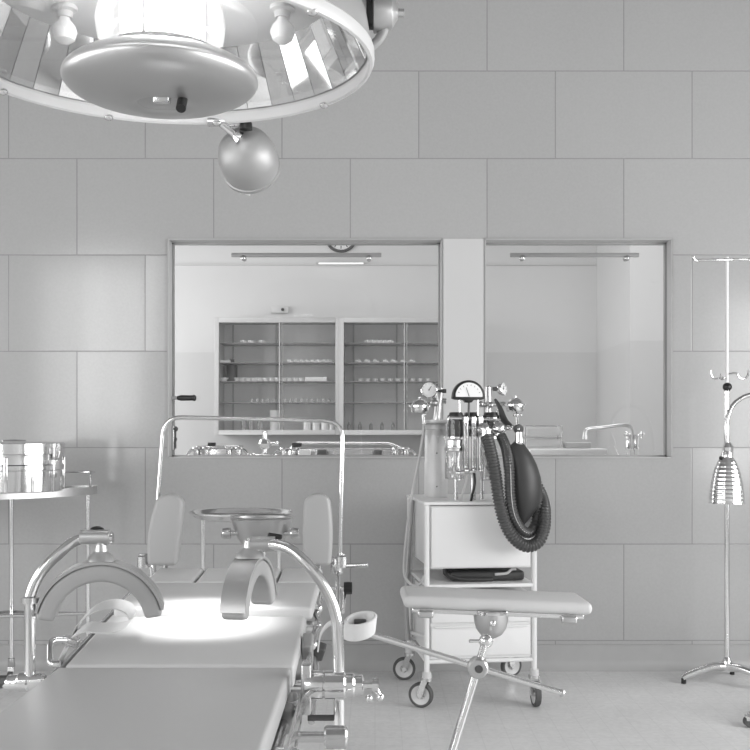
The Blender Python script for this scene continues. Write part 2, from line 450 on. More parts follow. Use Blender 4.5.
cabinet(-.254, .650, 'right glass fronted wall cabinet beside it, partly behind the window edge')

def proto_item(kind):
    b = MB()
    if kind == 'glass_jar': b.lathe([(0, 0), (.016, 0), (.017, .03), (.010, .036), (.010, .042), (0, .042)], n=12); m = M_frost
    if kind == 'medicine_bottle': b.lathe([(0, 0), (.019, 0), (.019, .075), (.008, .09), (.008, .105), (0, .105)], n=12); m = M_glassw
    if kind == 'steel_forceps':
        b.box((0, 0, .008), (.030, .09, .014), (0, 0, .15)); b.box((.0, .0, .016), (.030, .07, .014), (0, 0, -.2)); b.sph((0, -.04, .014), .013, 8); m = M_inst
    if kind == 'steel_cup': b.lathe([(0, 0), (.020, 0), (.026, .03), (.024, .03), (.018, .003), (0, .003)], n=14); m = M_inst
    if kind == 'instrument_tin': b.box((0, 0, .015), (.16, .07, .03)); m = M_inst
    if kind == 'enamel_beaker': b.lathe([(0, 0), (.034, 0), (.036, .10), (.039, .105), (.034, .105), (.031, .003), (0, .003)], n=16); m = M_enamel
    if kind == 'dark_bottle': b.lathe([(0, 0), (.040, 0), (.042, .12), (.018, .15), (.018, .17), (0, .17)], n=14); m = M_dark
    if kind == 'dressing_drum': b.lathe([(0, 0), (.038, 0), (.038, .07), (.041, .07), (.041, .09), (0, .092)], n=18); m = M_inst
    o = b.build(kind, m); return o
protos = {}
def place_item(kind, px, zsurf, y, rz, label, group=None, sc=1):
    if kind not in protos: o = protos[kind] = proto_item(kind)
    else: o = protos[kind].copy(); C.objects.link(o)
    o.location = ((px-375)/F*y, y, zsurf+.0005); o.rotation_euler = (0, 0, rz); o.scale = (sc,)*3
    for k in ('label', 'category', 'group'):
        if k in o: del o[k]
    tag(o, label, {'glass_jar': 'jar', 'medicine_bottle': 'bottle', 'steel_forceps': 'forceps', 'steel_cup': 'cup', 'instrument_tin': 'tin',
                   'enamel_beaker': 'beaker', 'dark_bottle': 'bottle', 'dressing_drum': 'drum'}[kind], group)
    return o
base = cz0+.022
for px in (244, 252, 262): place_item('steel_forceps', px, shz[0], 8.03, random.uniform(-.2, .2), 'small steel instrument on the top shelf of the left cabinet', 'instruments on the top left shelf')
for k in range(8): place_item('steel_forceps', 291+k*5.6, shz[1], 8.03, random.uniform(-.15, .15), 'steel instrument in the right half of the second shelf, left cabinet', 'instruments on the second left shelf')
for k in range(16): place_item('steel_cup', 224+k*6.0, shz[2], 8.05, 0, 'tiny bright steel cup in the row on the third shelf, left cabinet', 'steel cups on the third left shelf')
place_item('instrument_tin', 316, shz[2], 7.97, 0, 'flat steel tin at the right end of the third shelf, left cabinet')
for k in range(15): place_item('glass_jar', 252+k*5.5, shz[3], 8.03, 0, 'small glass jar in the row on the lowest glass shelf, left cabinet', 'glass jars on the lowest left shelf', .7)
place_item('dark_bottle', 232, shz[2], 8.06, 0, 'dark squat bottle at the left end of the shelves, left cabinet')
place_item('instrument_tin', 224, shz[1], 8.0, 0, 'small steel tin at the left end of the second shelf', sc=.6)
for k, px in enumerate((244, 251, 260)): place_item('medicine_bottle', px, base, 8.0, 0, 'pale glass bottle standing on the left cabinet floor', 'bottles on the left cabinet floor', 1.05)
place_item('enamel_beaker', 277, base, 8.0, 0, 'white beaker on the cabinet floor under the shelves', sc=1.5)
for k, px in enumerate((307, 316, 325, 332)): place_item('dressing_drum', px, base+(0 if k % 2 else .0), 8.02, 0, 'small shiny steel drum at the right of the left cabinet floor', 'small drums in the left cabinet', [.78, .75, .8, .6][k])
for k in range(6): place_item('steel_forceps', 368+k*4.5, shz[0], 8.03, random.uniform(-.15, .15), 'steel instrument on the top shelf of the right cabinet', 'instruments on the top right shelf')
for k in range(7): place_item('steel_forceps', 358+k*9, shz[1], 8.03, random.uniform(-.15, .15), 'steel instrument on the second shelf of the right cabinet', 'instruments on the second right shelf')
for k in range(10): place_item('steel_cup', 360+k*7.6, shz[2], 8.05, 0, 'small steel cup on the third shelf of the right cabinet', 'steel cups on the third right shelf', .8)
for k in range(5): place_item('medicine_bottle', 349+k*11, base, 8.05, 0, 'low glass bottle on the floor of the right cabinet', 'bottles on the right cabinet floor', .7)

# wall clock, light, small wall box
c = P(341, 236, NY-.03)
o = thing('wall_clock', 'round wall clock cut off by the top of the larger window', 'clock', (c.x, NY, c.z))
MB().lathe([(0, 0), (.115, 0), (.125, .012), (.12, .028), (.108, .03), (.104, .02), (0, .02)], (c.x, NY-.001, c.z), (0, -1, 0)).build('clock_case', M_dark, o)
MB().lathe([(0, .021), (.103, .021)], (c.x, NY-.001, c.z), (0, -1, 0)).build('clock_face', M_face, o)
b = MB()
for k in range(12):
    a = k*PI/6; b.box((c.x+.085*math.sin(a), NY-.0245, c.z+.085*math.cos(a)), (.006, .003, .022), (0, a, 0))
b.box((c.x-.02, NY-.0265, c.z-.012), (.006, .003, .055), (0, 1.0, 0)); b.box((c.x+.01, NY-.0265, c.z-.03), (.005, .003, .08), (0, -.35, 0))
b.build('clock_hands', M_mark, o)
c = P(341, 263, NY-.05)
o = thing('wall_strip_light', 'thin lit fluorescent strip on the far wall below the clock', 'lamp', (c.x, NY-.03, c.z))
MB().lo((c.x-.19, NY-.045, c.z+.003), (c.x+.19, NY-.013, c.z+.009)).build('backplate', M_cabfr, o)
MB().cyl((c.x-.17, NY-.05, c.z-.003), (c.x+.17, NY-.05, c.z-.003), .005).build('tube', M_tube, o)
c = P(283, 310, NY)
o = thing('wall_switch_box', 'small pale box on the wall just above the left cabinet', 'switch', (c.x, NY-.002, c.z-.03))
MB().lo((c.x-.09, NY-.025, c.z-.025), (c.x+.045, NY, c.z+.025)).build('cover', M_back, o, bev=.004)
MB().cyl((c.x, NY-.034, c.z), (c.x, NY-.025, c.z), .012).build('button', M_dark, o)

# back counter of the next room (top peeps over the sill)
b = MB(); b.lo((-1.6, 7.72, .90), (1.68, NY-.006, .94)); b.lo((-1.58, 7.75, 0), (1.68, NY-.006, .90))
o = b.build('back_counter', M_enamel2, origin=(0, 8, 0)); tag(o, 'pale worktop along the far wall under the cabinets', 'worktop')
# near counter under the two windows
b = MB(); b.lo((-1.4, YF+WT+.01, .945), (1.66, 5.98, .985)); b.lo((-1.38, YF+WT+.03, 0), (1.64, 5.95, .945))
o = b.build('sink_counter', M_enamel2, origin=(0, 5.6, 0)); tag(o, 'pale counter directly behind the sills, carrying sterilizers and taps', 'worktop')
ZT = .9855
def sterilizer(px0, px1, Y, h, label, open_top=False):
    x0, x1 = (px0-375)/F*Y, (px1-375)/F*Y
    r = thing('instrument_sterilizer', label, 'sterilizer', ((x0+x1)/2, Y, ZT))
    b = MB(); b.lo((x0+.04, Y-.09, ZT), (x1-.04, Y+.09, ZT+h)); b.build('tank', M_chromeD, r, bev=.006)
    if not open_top:
        b = MB(); b.lo((x0+.035, Y-.095, ZT+h), (x1-.035, Y+.095, ZT+h+.012))
        b.build('lid', M_chrome, r, bev=.005)
        MB().cyl(((x0+x1)/2-.05, Y-.1, ZT+h+.018), ((x0+x1)/2-.01, Y-.1, ZT+h+.018), .010).build('lid_grip', M_black, r)
    else:
        b = MB(); b.tube(bend([(x0+.07, Y-.08, ZT+h), (x0+.09, Y-.08, ZT+h+.028), (x1-.12, Y-.08, ZT+h+.026), (x1-.06, Y-.08, ZT+h)], .02), .006)
        b.build('lifting_rail', M_chrome, r)
        b = MB().lathe([(0, 0), (.010, .002), (.013, .02), (.010, .05), (0, .052)], (x0+.075, Y-.105, ZT+h+.018), (1, 0, 0)); b.build('lid_grip', M_black, r)
    for s_, xx in ((-1, x0+.035), (1, x1-.035)):
        for k in range(2):
            MB().lathe([(0, 0), (.020, 0), (.022, .004), (.016, .01), (.016, h-.012), (.022, h-.004), (.020, h+.004), (0, h+.006)], (xx-s_*.05*k, Y-.105, ZT), n=16).build('post', M_chrome, r)
        MB().tube(smooth([(xx, Y-.1, ZT+h*.35), (xx+s_*.03, Y-.1, ZT+h*.3), (xx+s_*.045, Y-.1, ZT+h*.55), (xx+s_*.025, Y-.1, ZT+h*.85), (xx, Y-.1, ZT+h*.8)], 5), .008, 8).build('handle', M_chromeD, r)
    return r
sterilizer(193, 248, 5.62, .072, 'short chrome instrument sterilizer at the left end of the sill')
sterilizer(279, 412, 5.62, .070, 'long chrome instrument sterilizer with raised bar, right part of the larger window', True)
for k, (px, w_, m, nm, lb) in enumerate(((305, 12, M_enamel, 'folded_cloth', 'white folded cloth leaning on the long sterilizer, left of the dark cloth'), (322, 10, M_dark, 'folded_cloth', 'dark folded cloth in front of the long sterilizer'), (378, 8, M_dark, 'small_tin', 'dark little tin before the right end of the long sterilizer'))):
    p = P(px, 450, 5.475); ww = w_*5.4/F
    o = MB().box((p.x, 5.475, ZT+.033), (ww, .03, .062)).build(nm, m, bev=.006, origin=(p.x, 5.475, ZT)); tag(o, lb, 'cloth' if 'cloth' in nm else 'tin')

def valve_tap():
    p = P(265, 450, 5.45); x = p.x; Y = 5.45
    r = thing('valve_tap', 'round bodied chrome valve tap standing between the two sterilizers', 'tap', (x, Y, ZT))
    MB().lathe([(0, 0), (.035, 0), (.036, .012), (.016, .018), (.014, .04), (.02, .045), (.014, .05), (.014, .065), (.026, .075), (.034, .095), (.026, .115), (.012, .122), (.012, .15), (.018, .155), (.012, .16), (0, .162)], (x, Y, ZT)).build('body', M_chrome, r)
    b = MB(); b.cyl((x, Y, ZT+.095), (x+.06, Y, ZT+.095), .009); b.sph((x+.06, Y, ZT+.095), .013); b.build('handle', M_chrome, r)
    b = MB(); b.cyl((x-.06, Y, ZT+.03), (x+.05, Y, ZT+.03), .012); b.sph((x-.06, Y, ZT+.03), .018); b.sph((x+.05, Y, ZT+.03), .016); b.build('cross_pipe', M_chrome, r)
    b = MB().lathe([(0, 0), (.018, 0), (.021, .03), (.009, .05), (.009, .065), (0, .066)], (x-.045, Y+.15, ZT+.14)); b.T = None
valve_tap()
def long_tap():
    Y = 5.45; x = P(632, 440, Y).x; 
    r = thing('mixer_tap', 'chrome mixer tap with long swivel spout at the right of the smaller window', 'tap', (x, Y, ZT))
    b = MB()
    for dx in (-.017, .02):
        b.lathe([(0, 0), (.020, 0), (.020, .012), (.012, .02), (.012, .06), (.017, .07), (.012, .08), (.013, .12), (.015, .14), (0, .142)], (x+dx, Y, ZT), n=16)
    b.build('body', M_chrome, r)
    b = MB(); b.tube(smooth([(x+.0, Y, ZT+.12), (x+.0, Y, ZT+.165), (x-.02, Y, ZT+.185), (x-.06, Y-.01, ZT+.188), (x-.15, Y-.03, ZT+.178), (x-.232, Y-.05, ZT+.170), (x-.248, Y-.053, ZT+.155), (x-.25, Y-.054, ZT+.135)], 6), .0095)
    b.cyl((x-.25, Y-.054, ZT+.137), (x-.25, Y-.054, ZT+.118), .013); b.build('spout', M_satin, r)
    for dx in (-.03, .045):
        b = MB(); b.cyl((x+dx-.014, Y-.02, ZT+.14), (x+dx+.014, Y-.02, ZT+.14), .007); b.cyl((x+dx, Y-.02, ZT+.122), (x+dx, Y-.02, ZT+.158), .007); b.sph((x+dx, Y-.02, ZT+.14), .012); b.cyl((x+dx*.3, Y, ZT+.13), (x+dx, Y-.02, ZT+.14), .007)
        b.build('cross_handle', M_chrome, r)
long_tap()
# sink rim / raised draining box, rack of glass trays
Y = 5.8
x0, x1 = P(527, 0, Y).x, P(604, 0, Y).x
o = MB().lo((x0, Y-.1, ZT), (x1, Y+.12, ZT+.065)).build('draining_slab', M_enamel, bev=.008, origin=((x0+x1)/2, Y, ZT)); tag(o, 'low white draining slab beside the mixer tap', 'slab')
o = MB().box((P(575, 0, 5.62).x, 5.60, ZT+.020), (.36, .10, .03)).build('steel_tray', M_chromeD, bev=.006, origin=(P(575, 0, 5.62).x, 5.60, ZT)); tag(o, 'flat steel tray lying in front of the white draining slab', 'tray')
def rack():
    x0, x1 = P(524, 0, 5.8).x, P(560, 0, 5.8).x; z0 = ZT+.066; y0, y1 = 5.74, 5.88
    r = thing('glass_tray_rack', 'two tier rack of pale glass trays on the white draining slab', 'rack', ((x0+x1)/2, 5.8, z0))
    b = MB()
    for xx in (x0, x1):
        for yy in (y0, y1): b.cyl((xx, yy, z0), (xx, yy, z0+.125), .004, n=8)
    for zz in (z0+.055, z0+.12):
        b.tube([(x0, y0, zz), (x1, y0, zz), (x1, y1, zz), (x0, y1, zz)], .003, 6, closed=True)
    b.build('rack_frame', M_chrome, r)
    for k, zz in enumerate((z0+.006, z0+.068)):
        MB().lo((x0+.008, y0+.006, zz), (x1-.008, y1-.006, zz+.042)).build('glass_tray', M_frost, r, bev=.004)
rack()
p = P(577, 440, 5.8)
o = MB().lo((p.x-.07, 5.76, ZT+.066), (p.x+.07, 5.86, ZT+.098)).build('soap_box', M_wallbox, bev=.006, origin=(p.x, 5.8, ZT+.066)); tag(o, 'low grey box on the draining slab right of the rack', 'box')

# ------------------------------------------------------------------ surgical lamp
LX, LY, LZ = -.48, 2.40, 1.985
def surgical_lamp():
    r = thing('surgical_lamp', 'large round mirrored surgical lamp hanging over the operating table', 'lamp', (LX, LY, LZ))
    o3 = (LX, LY, LZ)
    MB().lathe([(.470, .004), (.472, .03), (.462, .09), (.425, .165), (.40, .20), (.25, .27), (.08, .30), (0, .30)], o3, n=64).build('housing', M_house, r)
    MB().lathe([(.464, .000), (.465, -.012), (.469, -.016), (.475, -.014), (.479, -.004), (.479, .012), (.474, .018), (.466, .016), (.464, .000)], o3, n=72).build('rim', M_enamel2, r)
    MB().lathe([(.465, .010), (.10, .010)], o3, n=64).build('cover_glass', M_cover, r)
    # faceted mirror ring
    n = 40; vs = []; fs = []
    for i in range(n):
        for j, (rr, zz) in enumerate(((.462, .018), (.392, .168))):
            for s_ in (-1, 1):
                a = 2*PI*(i+.5)/n+s_*(PI/n)*.97
                vs.append(Vector((LX+rr*math.cos(a), LY+rr*math.sin(a), LZ+zz)))
        k = i*4
        for j in range(1): fs.append((k+2*j, k+2*j+1, k+2*j+3, k+2*j+2))
    MB().add(vs, fs).build('mirror_ring', M_mirror, r, flat=True)
    MB().lathe([(.400, .163), (.392, .160), (.30, .172), (.15, .182), (.12, .182)], o3, n=48).build('inner_plate', M_enamel, r)
    # centre lamp
    MB().lathe([(.118, .012), (.138, .035), (.145, .075), (.135, .13), (.115, .18)], o3, n=40).build('lamp_globe', M_glassw, r)
    b = MB(); n = 72; prof = [.014, .175]
    vs = [Vector((LX+(.082+.004*(i % 2))*math.cos(2*PI*i/n), LY+(.082+.004*(i % 2))*math.sin(2*PI*i/n), LZ+z)) for z in prof for i in range(n)]
    b.add(vs, [(i, (i+1) % n, n+(i+1) % n, n+i) for i in range(n)]).build('fresnel_lens', M_lens, r)
    b = MB()
    for k in range(3):
        a = R(-100+120*k); q = Vector((LX+.10*math.cos(a), LY+.10*math.sin(a), 0))
        b.cyl(q+Vector((0, 0, LZ+.01)), q+Vector((0, 0, LZ+.18)), .005, n=8)
    b.build('cage_rod', M_chromeD, r)
    # lower bowl
    bz = LZ-.050
    MB().lathe([(.10, .058)]+[(.217*math.sin(t_), .062*math.cos(t_)) for t_ in [R(a_) for a_ in range(30, 164, 6)]]+[(.058, -.056), (.050, -.052), (.036, -.056), (0, -.058)], (LX, LY, bz), n=56).build('lower_bowl', M_alu, r)
    MB().lathe([(.13, .050), (.13, .062), (.10, .062), (0, .062)], (LX, LY, bz), n=40).build('bowl_collar', M_chrome, r)
    p = P(180, 100, 2.32)
    b = MB(); b.cyl((p.x, p.y+.04, LZ-.100), (p.x, p.y+.01, LZ-.135), .011); b.build('bowl_grip', M_black, r)
    b = MB(); b.box((p.x-.045, p.y+.03, LZ-.107), (.035, .03, .02), (.2, 0, 0)); b.build('name_plate', M_chromeD, r, bev=.003)
    for a in (R(118), R(83), R(41), R(155), R(195), R(235), R(275), R(320)):
        q = Vector((LX+.466*math.cos(a), LY+.466*math.sin(a), LZ-.014))
        MB().sph(q, .012, 12, (1, 1, .7)).build('rim_screw', M_chrome, r)
    # opal bulbs on inner plate
    for k in range(6):
        a = R(30+60*k+(7 if k % 2 else 0)); rr = .30
        q = Vector((LX+rr*math.cos(a), LY+rr*math.sin(a), LZ+.175))
        s_ = MB().lathe([(.030, 0), (.030, -.010), (.020, -.014), (.018, -.028), (0, -.028)], q, n=20).build('bulb_socket', M_enamel2, r)
        MB().lathe([(.012, -.026), (.014, -.034), (.026, -.048), (.030, -.062), (.024, -.080), (.010, -.090), (0, -.091)], q, n=20).build('small_bulb', M_bulbo, s_)
    # side handle right with clamp
    c = P(372, 12, 2.40)
    MB().tube(bend([P(367, 50, 2.4), P(379, 40, 2.4), P(384, 30, 2.4), P(384, 14, 2.4)], .02), .011).build('side_arm', M_house, r)
    s_ = MB().lathe([(0, -.07), (.030, -.066), (.036, -.05), (.036, -.004), (.034, 0), (.046, .004), (.046, .02), (.036, .045), (.016, .058), (0, .06)], (c.x-.0, LY, c.z), (1, 0, .0)).build('side_grip', M_alu, r)
    MB().lathe([(.0375, -.012), (.0385, -.010), (.0385, .002), (.0375, .004)], (c.x, LY, c.z), (1, 0, 0)).build('grip_band', M_black, s_)
    MB().cyl((c.x+.055, LY, c.z-.002), (c.x+.072, LY, c.z-.002), .009).build('end_screw', M_chrome, s_)
    # suspension
    b = MB(); b.cyl((LX, LY, LZ+.28), (LX, LY, ZC), .035); b.lathe([(.06, 0), (.06, .03), (.035, .08)], (LX, LY, LZ+.29)); b.lathe([(.035, -.12), (.10, -.04), (.12, 0)], (LX, LY, ZC)); b.build('suspension_pole', M_enamel, r)
    return r
lamp = surgical_lamp()
# the beams the lamp's mirrors throw on the table
for k in range(8):
    a = 2*PI*(k+.5)/8
    l = bpy.data.lights.new('surgical_lamp_beam', 'SPOT'); l.energy = 46; l.spot_size = R(15); l.spot_blend = .9; l.shadow_soft_size = .03
    o = bpy.data.objects.new('surgical_lamp_beam', l); C.objects.link(o)
    q = Vector((LX+.40*math.cos(a), LY+.40*math.sin(a), LZ+.03)); o.location = q
    tgt = Vector((-.41+.07*math.cos(a), 2.53, .70)); o.rotation_euler = (tgt-q).to_track_quat('-Z', 'Y').to_euler()

# satellite spot hanging off the rim
def satellite():
    c = P(247, 156, 2.95)
    r = thing('satellite_spotlight', 'small round silver spotlight hanging from the far rim of the surgical lamp', 'lamp', c)
    ax = Vector((.12, .92, -.36)).normalized()
    MB().lathe([(0, -.078), (.03, -.073), (.055, -.058), (.072, -.036), (.080, -.008), (.081, .01), (.079, .05), (.082, .052), (.082, .062), (.074, .062), (.072, .05), (0, .048)], c, ax, n=40).build('shell', M_sat, r)
    p0 = P(222, 124, 2.87); p1 = c-ax*.076
    b = MB(); b.cyl(p0, p1, .010); b.lathe([(.02, 0), (.016, .012), (.01, .02)], p1+(p0-p1)*.02, p0-p1, n=16); b.build('arm', M_chrome, r)
    b = MB(); q = P(228, 122, 2.87); b.cyl(P(208, 122, 2.87), P(240, 122, 2.87), .012); b.build('clamp', M_chromeD, r)
    b = MB(); b.lathe([(0, 0), (.014, .002), (.013, .02), (.017, .026), (.017, .042), (0, .046)], P(246, 114, 2.87), (0, 0, -1), n=14); b.build('clamp_knob', M_black, r)
    b = MB(); b.box(c+ax*.062+Vector((-.02, 0, -.066)), (.03, .008, .008), (0, .25, 0)); b.build('lens_cover', M_face, r)
satellite()

# ------------------------------------------------------------------ operating table
TX = -.412; TW = .48
def zt_mid(Y): return .664+(Y-2.2)*.097
def pad(b, x0, x1, Y0, Y1, z0, z1, th):
    vs = [Vector(p) for p in ((x0, Y0, z0-th), (x1, Y0, z0-th), (x1, Y1, z1-th), (x0, Y1, z1-th), (x0, Y0, z0), (x1, Y0, z0), (x1, Y1, z1), (x0, Y1, z1))]
    return b.add(vs, [(0, 3, 2, 1), (4, 5, 6, 7), (0, 1, 5, 4), (1, 2, 6, 5), (2, 3, 7, 6), (3, 0, 4, 7)])
def table():
    r = thing('operating_table', 'grey padded operating table running from the foreground towards the windows', 'operating table', (TX, 2.2, 0))
    xl, xr = TX-TW/2, TX+TW/2
    pad(MB(), xl+.0, xr-.0, 1.12, 2.197, .662, .664, .050).build('leg_pad', M_vinyl, r, bev=.010, seg=4)
    pad(MB(), xl+.012, xr+.006, 2.203, 2.60, .666, .704, .050).build('seat_pad', M_vinyl2, r, bev=.010, seg=4)
    x0, x1 = TX-TW/2+.022, TX+TW/2+.022
    pad(MB(), x0, x1, 2.572, 2.885, .724, .740, .032).build('back_pad', M_vinyl2, r, bev=.010, seg=4)
    cuts = [x0, -.490, -.268, x1]
    for k in range(3):
        e = .0015
        pad(MB(), cuts[k]+e, cuts[k+1]-e, 2.888, 3.10, .740, .752, .045).build('head_pad', M_vinyl2, r, bev=.012, seg=4)
    # frame under pads
    b = MB(); pad(b, xl+.02, xr-.02, 1.14, 2.19, .610, .612, .028); pad(b, xl+.02, xr-.01, 2.2, 3.06, .612, .688, .028)
    b.build('top_frame', M_frame, r, bev=.004)
    # side rails
    for s_, xx in ((-1, xl-.022), (1, xr+.026)):
        b = MB(); pad(b, xx-.004, xx+.004, 1.25, 2.17, .625, .625, .030); pad(b, xx-.004, xx+.004, 2.22, 3.05, .640, .715, .030)
        rl = b.build('side_rail', M_chromeD, r, bev=.002)
        b = MB()
        for Y in (1.4, 1.75, 2.1): b.cyl((xx, Y, .61), (xx-s_*.045, Y, .605), .009, n=12)
        for Y in (2.3, 2.65, 2.98): b.cyl((xx, Y, zt_mid(Y)-.045), (xx-s_*.045, Y, zt_mid(Y)-.060), .009, n=12)
        b.build('rail_bracket', M_chromeD, rl)
    # right-hand mechanism
    b = MB(); b.cyl((xr-.005, 1.3, .585), (xr-.005, 2.2, .585), .012); b.build('push_rod', M_chromeD, r)
    b = MB(); b.box((xr+.012, 2.30, .60), (.035, .10, .09), (.1, 0, 0)); b.box((xr+.02, 2.42, .65), (.025, .05, .07), (.5, 0, 0)); b.box((xr+.0, 2.12, .59), (.03, .14, .05)); b.build('hinge_plate', M_frame, r, bev=.006)
    for (Y, z, d) in ((2.14, .60, .03), (2.25, .615, .045), (2.44, .66, .03), (2.62, .67, .03), (2.70, .70, .028), (1.85, .59, .03)):
        b = MB(); b.cyl((xr-.01, Y, z), (xr+d, Y, z), .012, n=14); b.sph((xr+d, Y, z), .013, 12); b.build('hinge_bolt', M_chrome, r)
    b = MB(); b.tube(smooth([(xr+.01, 2.72, .70), (xr+.035, 2.65, .67), (xr+.03, 2.5, .66), (xr+.04, 2.4, .60), (xr+.035, 2.3, .52)], 6), .007, 8)
    b.tube(smooth([(xr+.02, 2.2, .6), (xr+.02, 2.0, .56), (xr+.015, 1.8, .53)], 6), .008, 8); b.build('release_lever', M_chromeD, r)
    b = MB(); b.box((xr+.04, 2.45, .645), (.035, .03, .035), (.4, .3, 0)); b.build('lever_catch', M_dark, r, bev=.005)
    # left small U rail
    b = MB(); b.tube(bend([P(66, 640, 2.28), P(50, 640, 2.26), P(50, 664, 2.22), P(60, 664, 2.22)], .02), .007); b.build('side_loop', M_chrome, r)
    # knurled knob
    p = P(336, 737, 2.0)
    b = MB(); b.lathe([(0, 0), (.018, 0), (.022, .004), (.022, .040), (.018, .044), (0, .044)], p+Vector((-.022, 0, 0)), (1, 0, 0), n=12); b.cyl(p+Vector((-.085, 0, .0)), p+Vector((-.02, 0, 0)), .010); b.build('knurled_knob', M_chromeD, r)
    # pedestal
    b = MB(); b.lo((TX-.12, 2.15, .10), (TX+.12, 2.55, .56)); b.build('pedestal', M_enamel2, r, bev=.03)
    b = MB(); b.lo((TX-.16, 2.10, .56), (TX+.16, 2.62, .600)); b.build('tilt_head', M_frame, r, bev=.01)
    b = MB(); b.lo((TX-.24, 1.75, .0), (TX+.24, 3.0, .10)); b.build('table_foot', M_enamel2, r, bev=.03)
table()

def half_rest(r, c, u, wv, k=1):
    """arched padded trough: open side down; u = chord direction, wv = band width vector"""
    c = Vector(c); up = Vector((0, 0, 1)); w = Vector(wv); a0, a1 = R(8), R(172)
    MB().arcring(c-w/2, u, up, w, .092*k, .128*k, a0, a1).build('arch_pad', M_cush, r, bev=.008)
    s_ = MB().arcring(c-w*.52, u, up, w*1.04, .128*k, .128*k+.006, R(14), R(166)).build('arch_shell', M_alu, r)
    top = c+up*(.128*k+.004)
    MB().lathe([(.030, 0), (.026, .010), (.014, .020), (.012, .034), (0, .036)], top, n=20).build('swivel_joint', M_alu, r)
    return top+up*.034
# left leg holder
def leg_holder_left():
    Y = 2.22
    r = thing('leg_holder', 'left leg holder, curved chrome arm with arched padded rest facing the camera', 'leg holder', P(30, 680, Y))
    c = P(101, 624, Y+.02)
    top = half_rest(r, c, Vector((.985, .17, 0)), Vector((-.012, .07, 0)))
    q = P(84, 537, Y+.02)
    pts = smooth([P(30, 688, Y), P(30, 660, Y), P(30, 615, Y), P(31, 594, Y), P(42, 571, Y), P(62, 551, Y+.01), P(76, 541, Y+.02), P(92, 537, Y+.02)], 7)
    MB().tube(pts, .0115, 16).build('arm_tube', M_chrome, r)
    MB().cyl(P(81, 537, Y+.02), P(110, 537, Y+.02), .0155).build('swivel_clamp', M_alu, r)
    MB().cyl(P(110, 538, Y+.02), P(113, 538, Y+.02), .011).build('end_cap', M_chrome, r)
    MB().cyl(top-Vector((0, 0, .01)), P(100, 540, Y+.02), .010).build('pivot_pin', M_alu, r)
    p = P(97, 531, Y+.03); MB().sph(p, .013, 14, (1.3, 1, .8)).build('lock_knob', M_black, r)
    b = MB()
    b.lathe([(0, -.05), (.010, -.048), (.014, -.035), (.017, -.03), (.017, -.012), (.020, -.008), (.020, .008), (.017, .012), (.017, .04), (.012, .045), (0, .046)], P(24, 682, Y), (1, 0, .06), n=24); b.build('rail_clamp', M_chrome, r)
    b = MB(); p = P(0, 682, Y); b.cyl(p, p+Vector((.02, 0, 0)), .014, n=8); b.build('clamp_nut', M_dark, r)
    b = MB(); b.lathe([(.018, -.006), (.018, .006), (.0125, .008)], P(30, 600, Y), n=18); b.build('tube_collar', M_chrome, r)
leg_holder_left()
def leg_holder_right():
    Y = 2.12
    r = thing('leg_holder', 'right leg holder, curved chrome arm with arched padded rest turned sideways', 'leg holder', P(338, 750, Y))
    c = P(249, 622, Y+.02)
    u = Vector((.17, .985, 0)).normalized(); wv = Vector((.985, -.17, 0)).normalized()*.048
    c = P(250, 618, Y+.03)
    top = half_rest(r, c, u, wv, .92)
    pts = smooth([P(339, 790, Y), P(339, 700, Y), P(338, 640, Y), P(335, 612, Y), P(325, 588, Y), P(309, 566, Y), P(293, 551, Y+.01), P(278, 545, Y+.02), P(264, 544, Y+.03)], 7)
    MB().tube(pts, .0115, 16).build('arm_tube', M_chrome, r)
    MB().cyl(P(251, 544, Y+.03), P(275, 544, Y+.03), .0155).build('swivel_clamp', M_alu, r)
    MB().cyl(P(247, 544, Y+.03), P(251, 544, Y+.03), .012).build('end_cap', M_chrome, r)
    MB().cyl(top-Vector((0, 0, .01)), P(254, 548, Y+.03), .011).build('pivot_pin', M_alu, r)
    p = P(275, 536, Y+.04); MB().box(p, (.03, .012, .010), (0, .15, 0)).build('lock_knob', M_black, r, bev=.003)
    xr = TX+TW/2
    p = P(338, 685, Y)
    b = MB(); b.lathe([(0, -.065), (.026, -.065), (.029, -.06), (.029, -.03), (.026, -.028), (.029, -.025), (.029, .012), (.024, .016), (.024, .030), (.020, .034), (.020, .048), (.012, .052), (0, .052)], p, (1, 0, 0), n=28); b.build('rail_clamp', M_chrome, r)
    b = MB(); b.cyl(p+Vector((.05, 0, 0)), p+Vector((.075, 0, 0)), .008); b.cyl(p+Vector((.068, 0, 0)), p+Vector((.080, 0, 0)), .014)
    b.sph(p+Vector((.062, 0, -.026)), .008, 10); b.sph(p+Vector((.084, 0, -.024)), .008, 10); b.cyl(p+Vector((.084, 0, -.024)), p+Vector((.072, 0, 0)), .005); b.build('wing_nut', M_chrome, r)
    b = MB(); b.box(p+Vector((-.062, 0, -.005)), (.02, .045, .10)); b.build('clamp_jaw', M_chromeD, r, bev=.004)
    b = MB(); b.cyl(p+Vector((-.06, 0, -.065)), p+Vector((.0, 0, -.065)), .006); b.build('cross_pin', M_dark, r)
leg_holder_right()

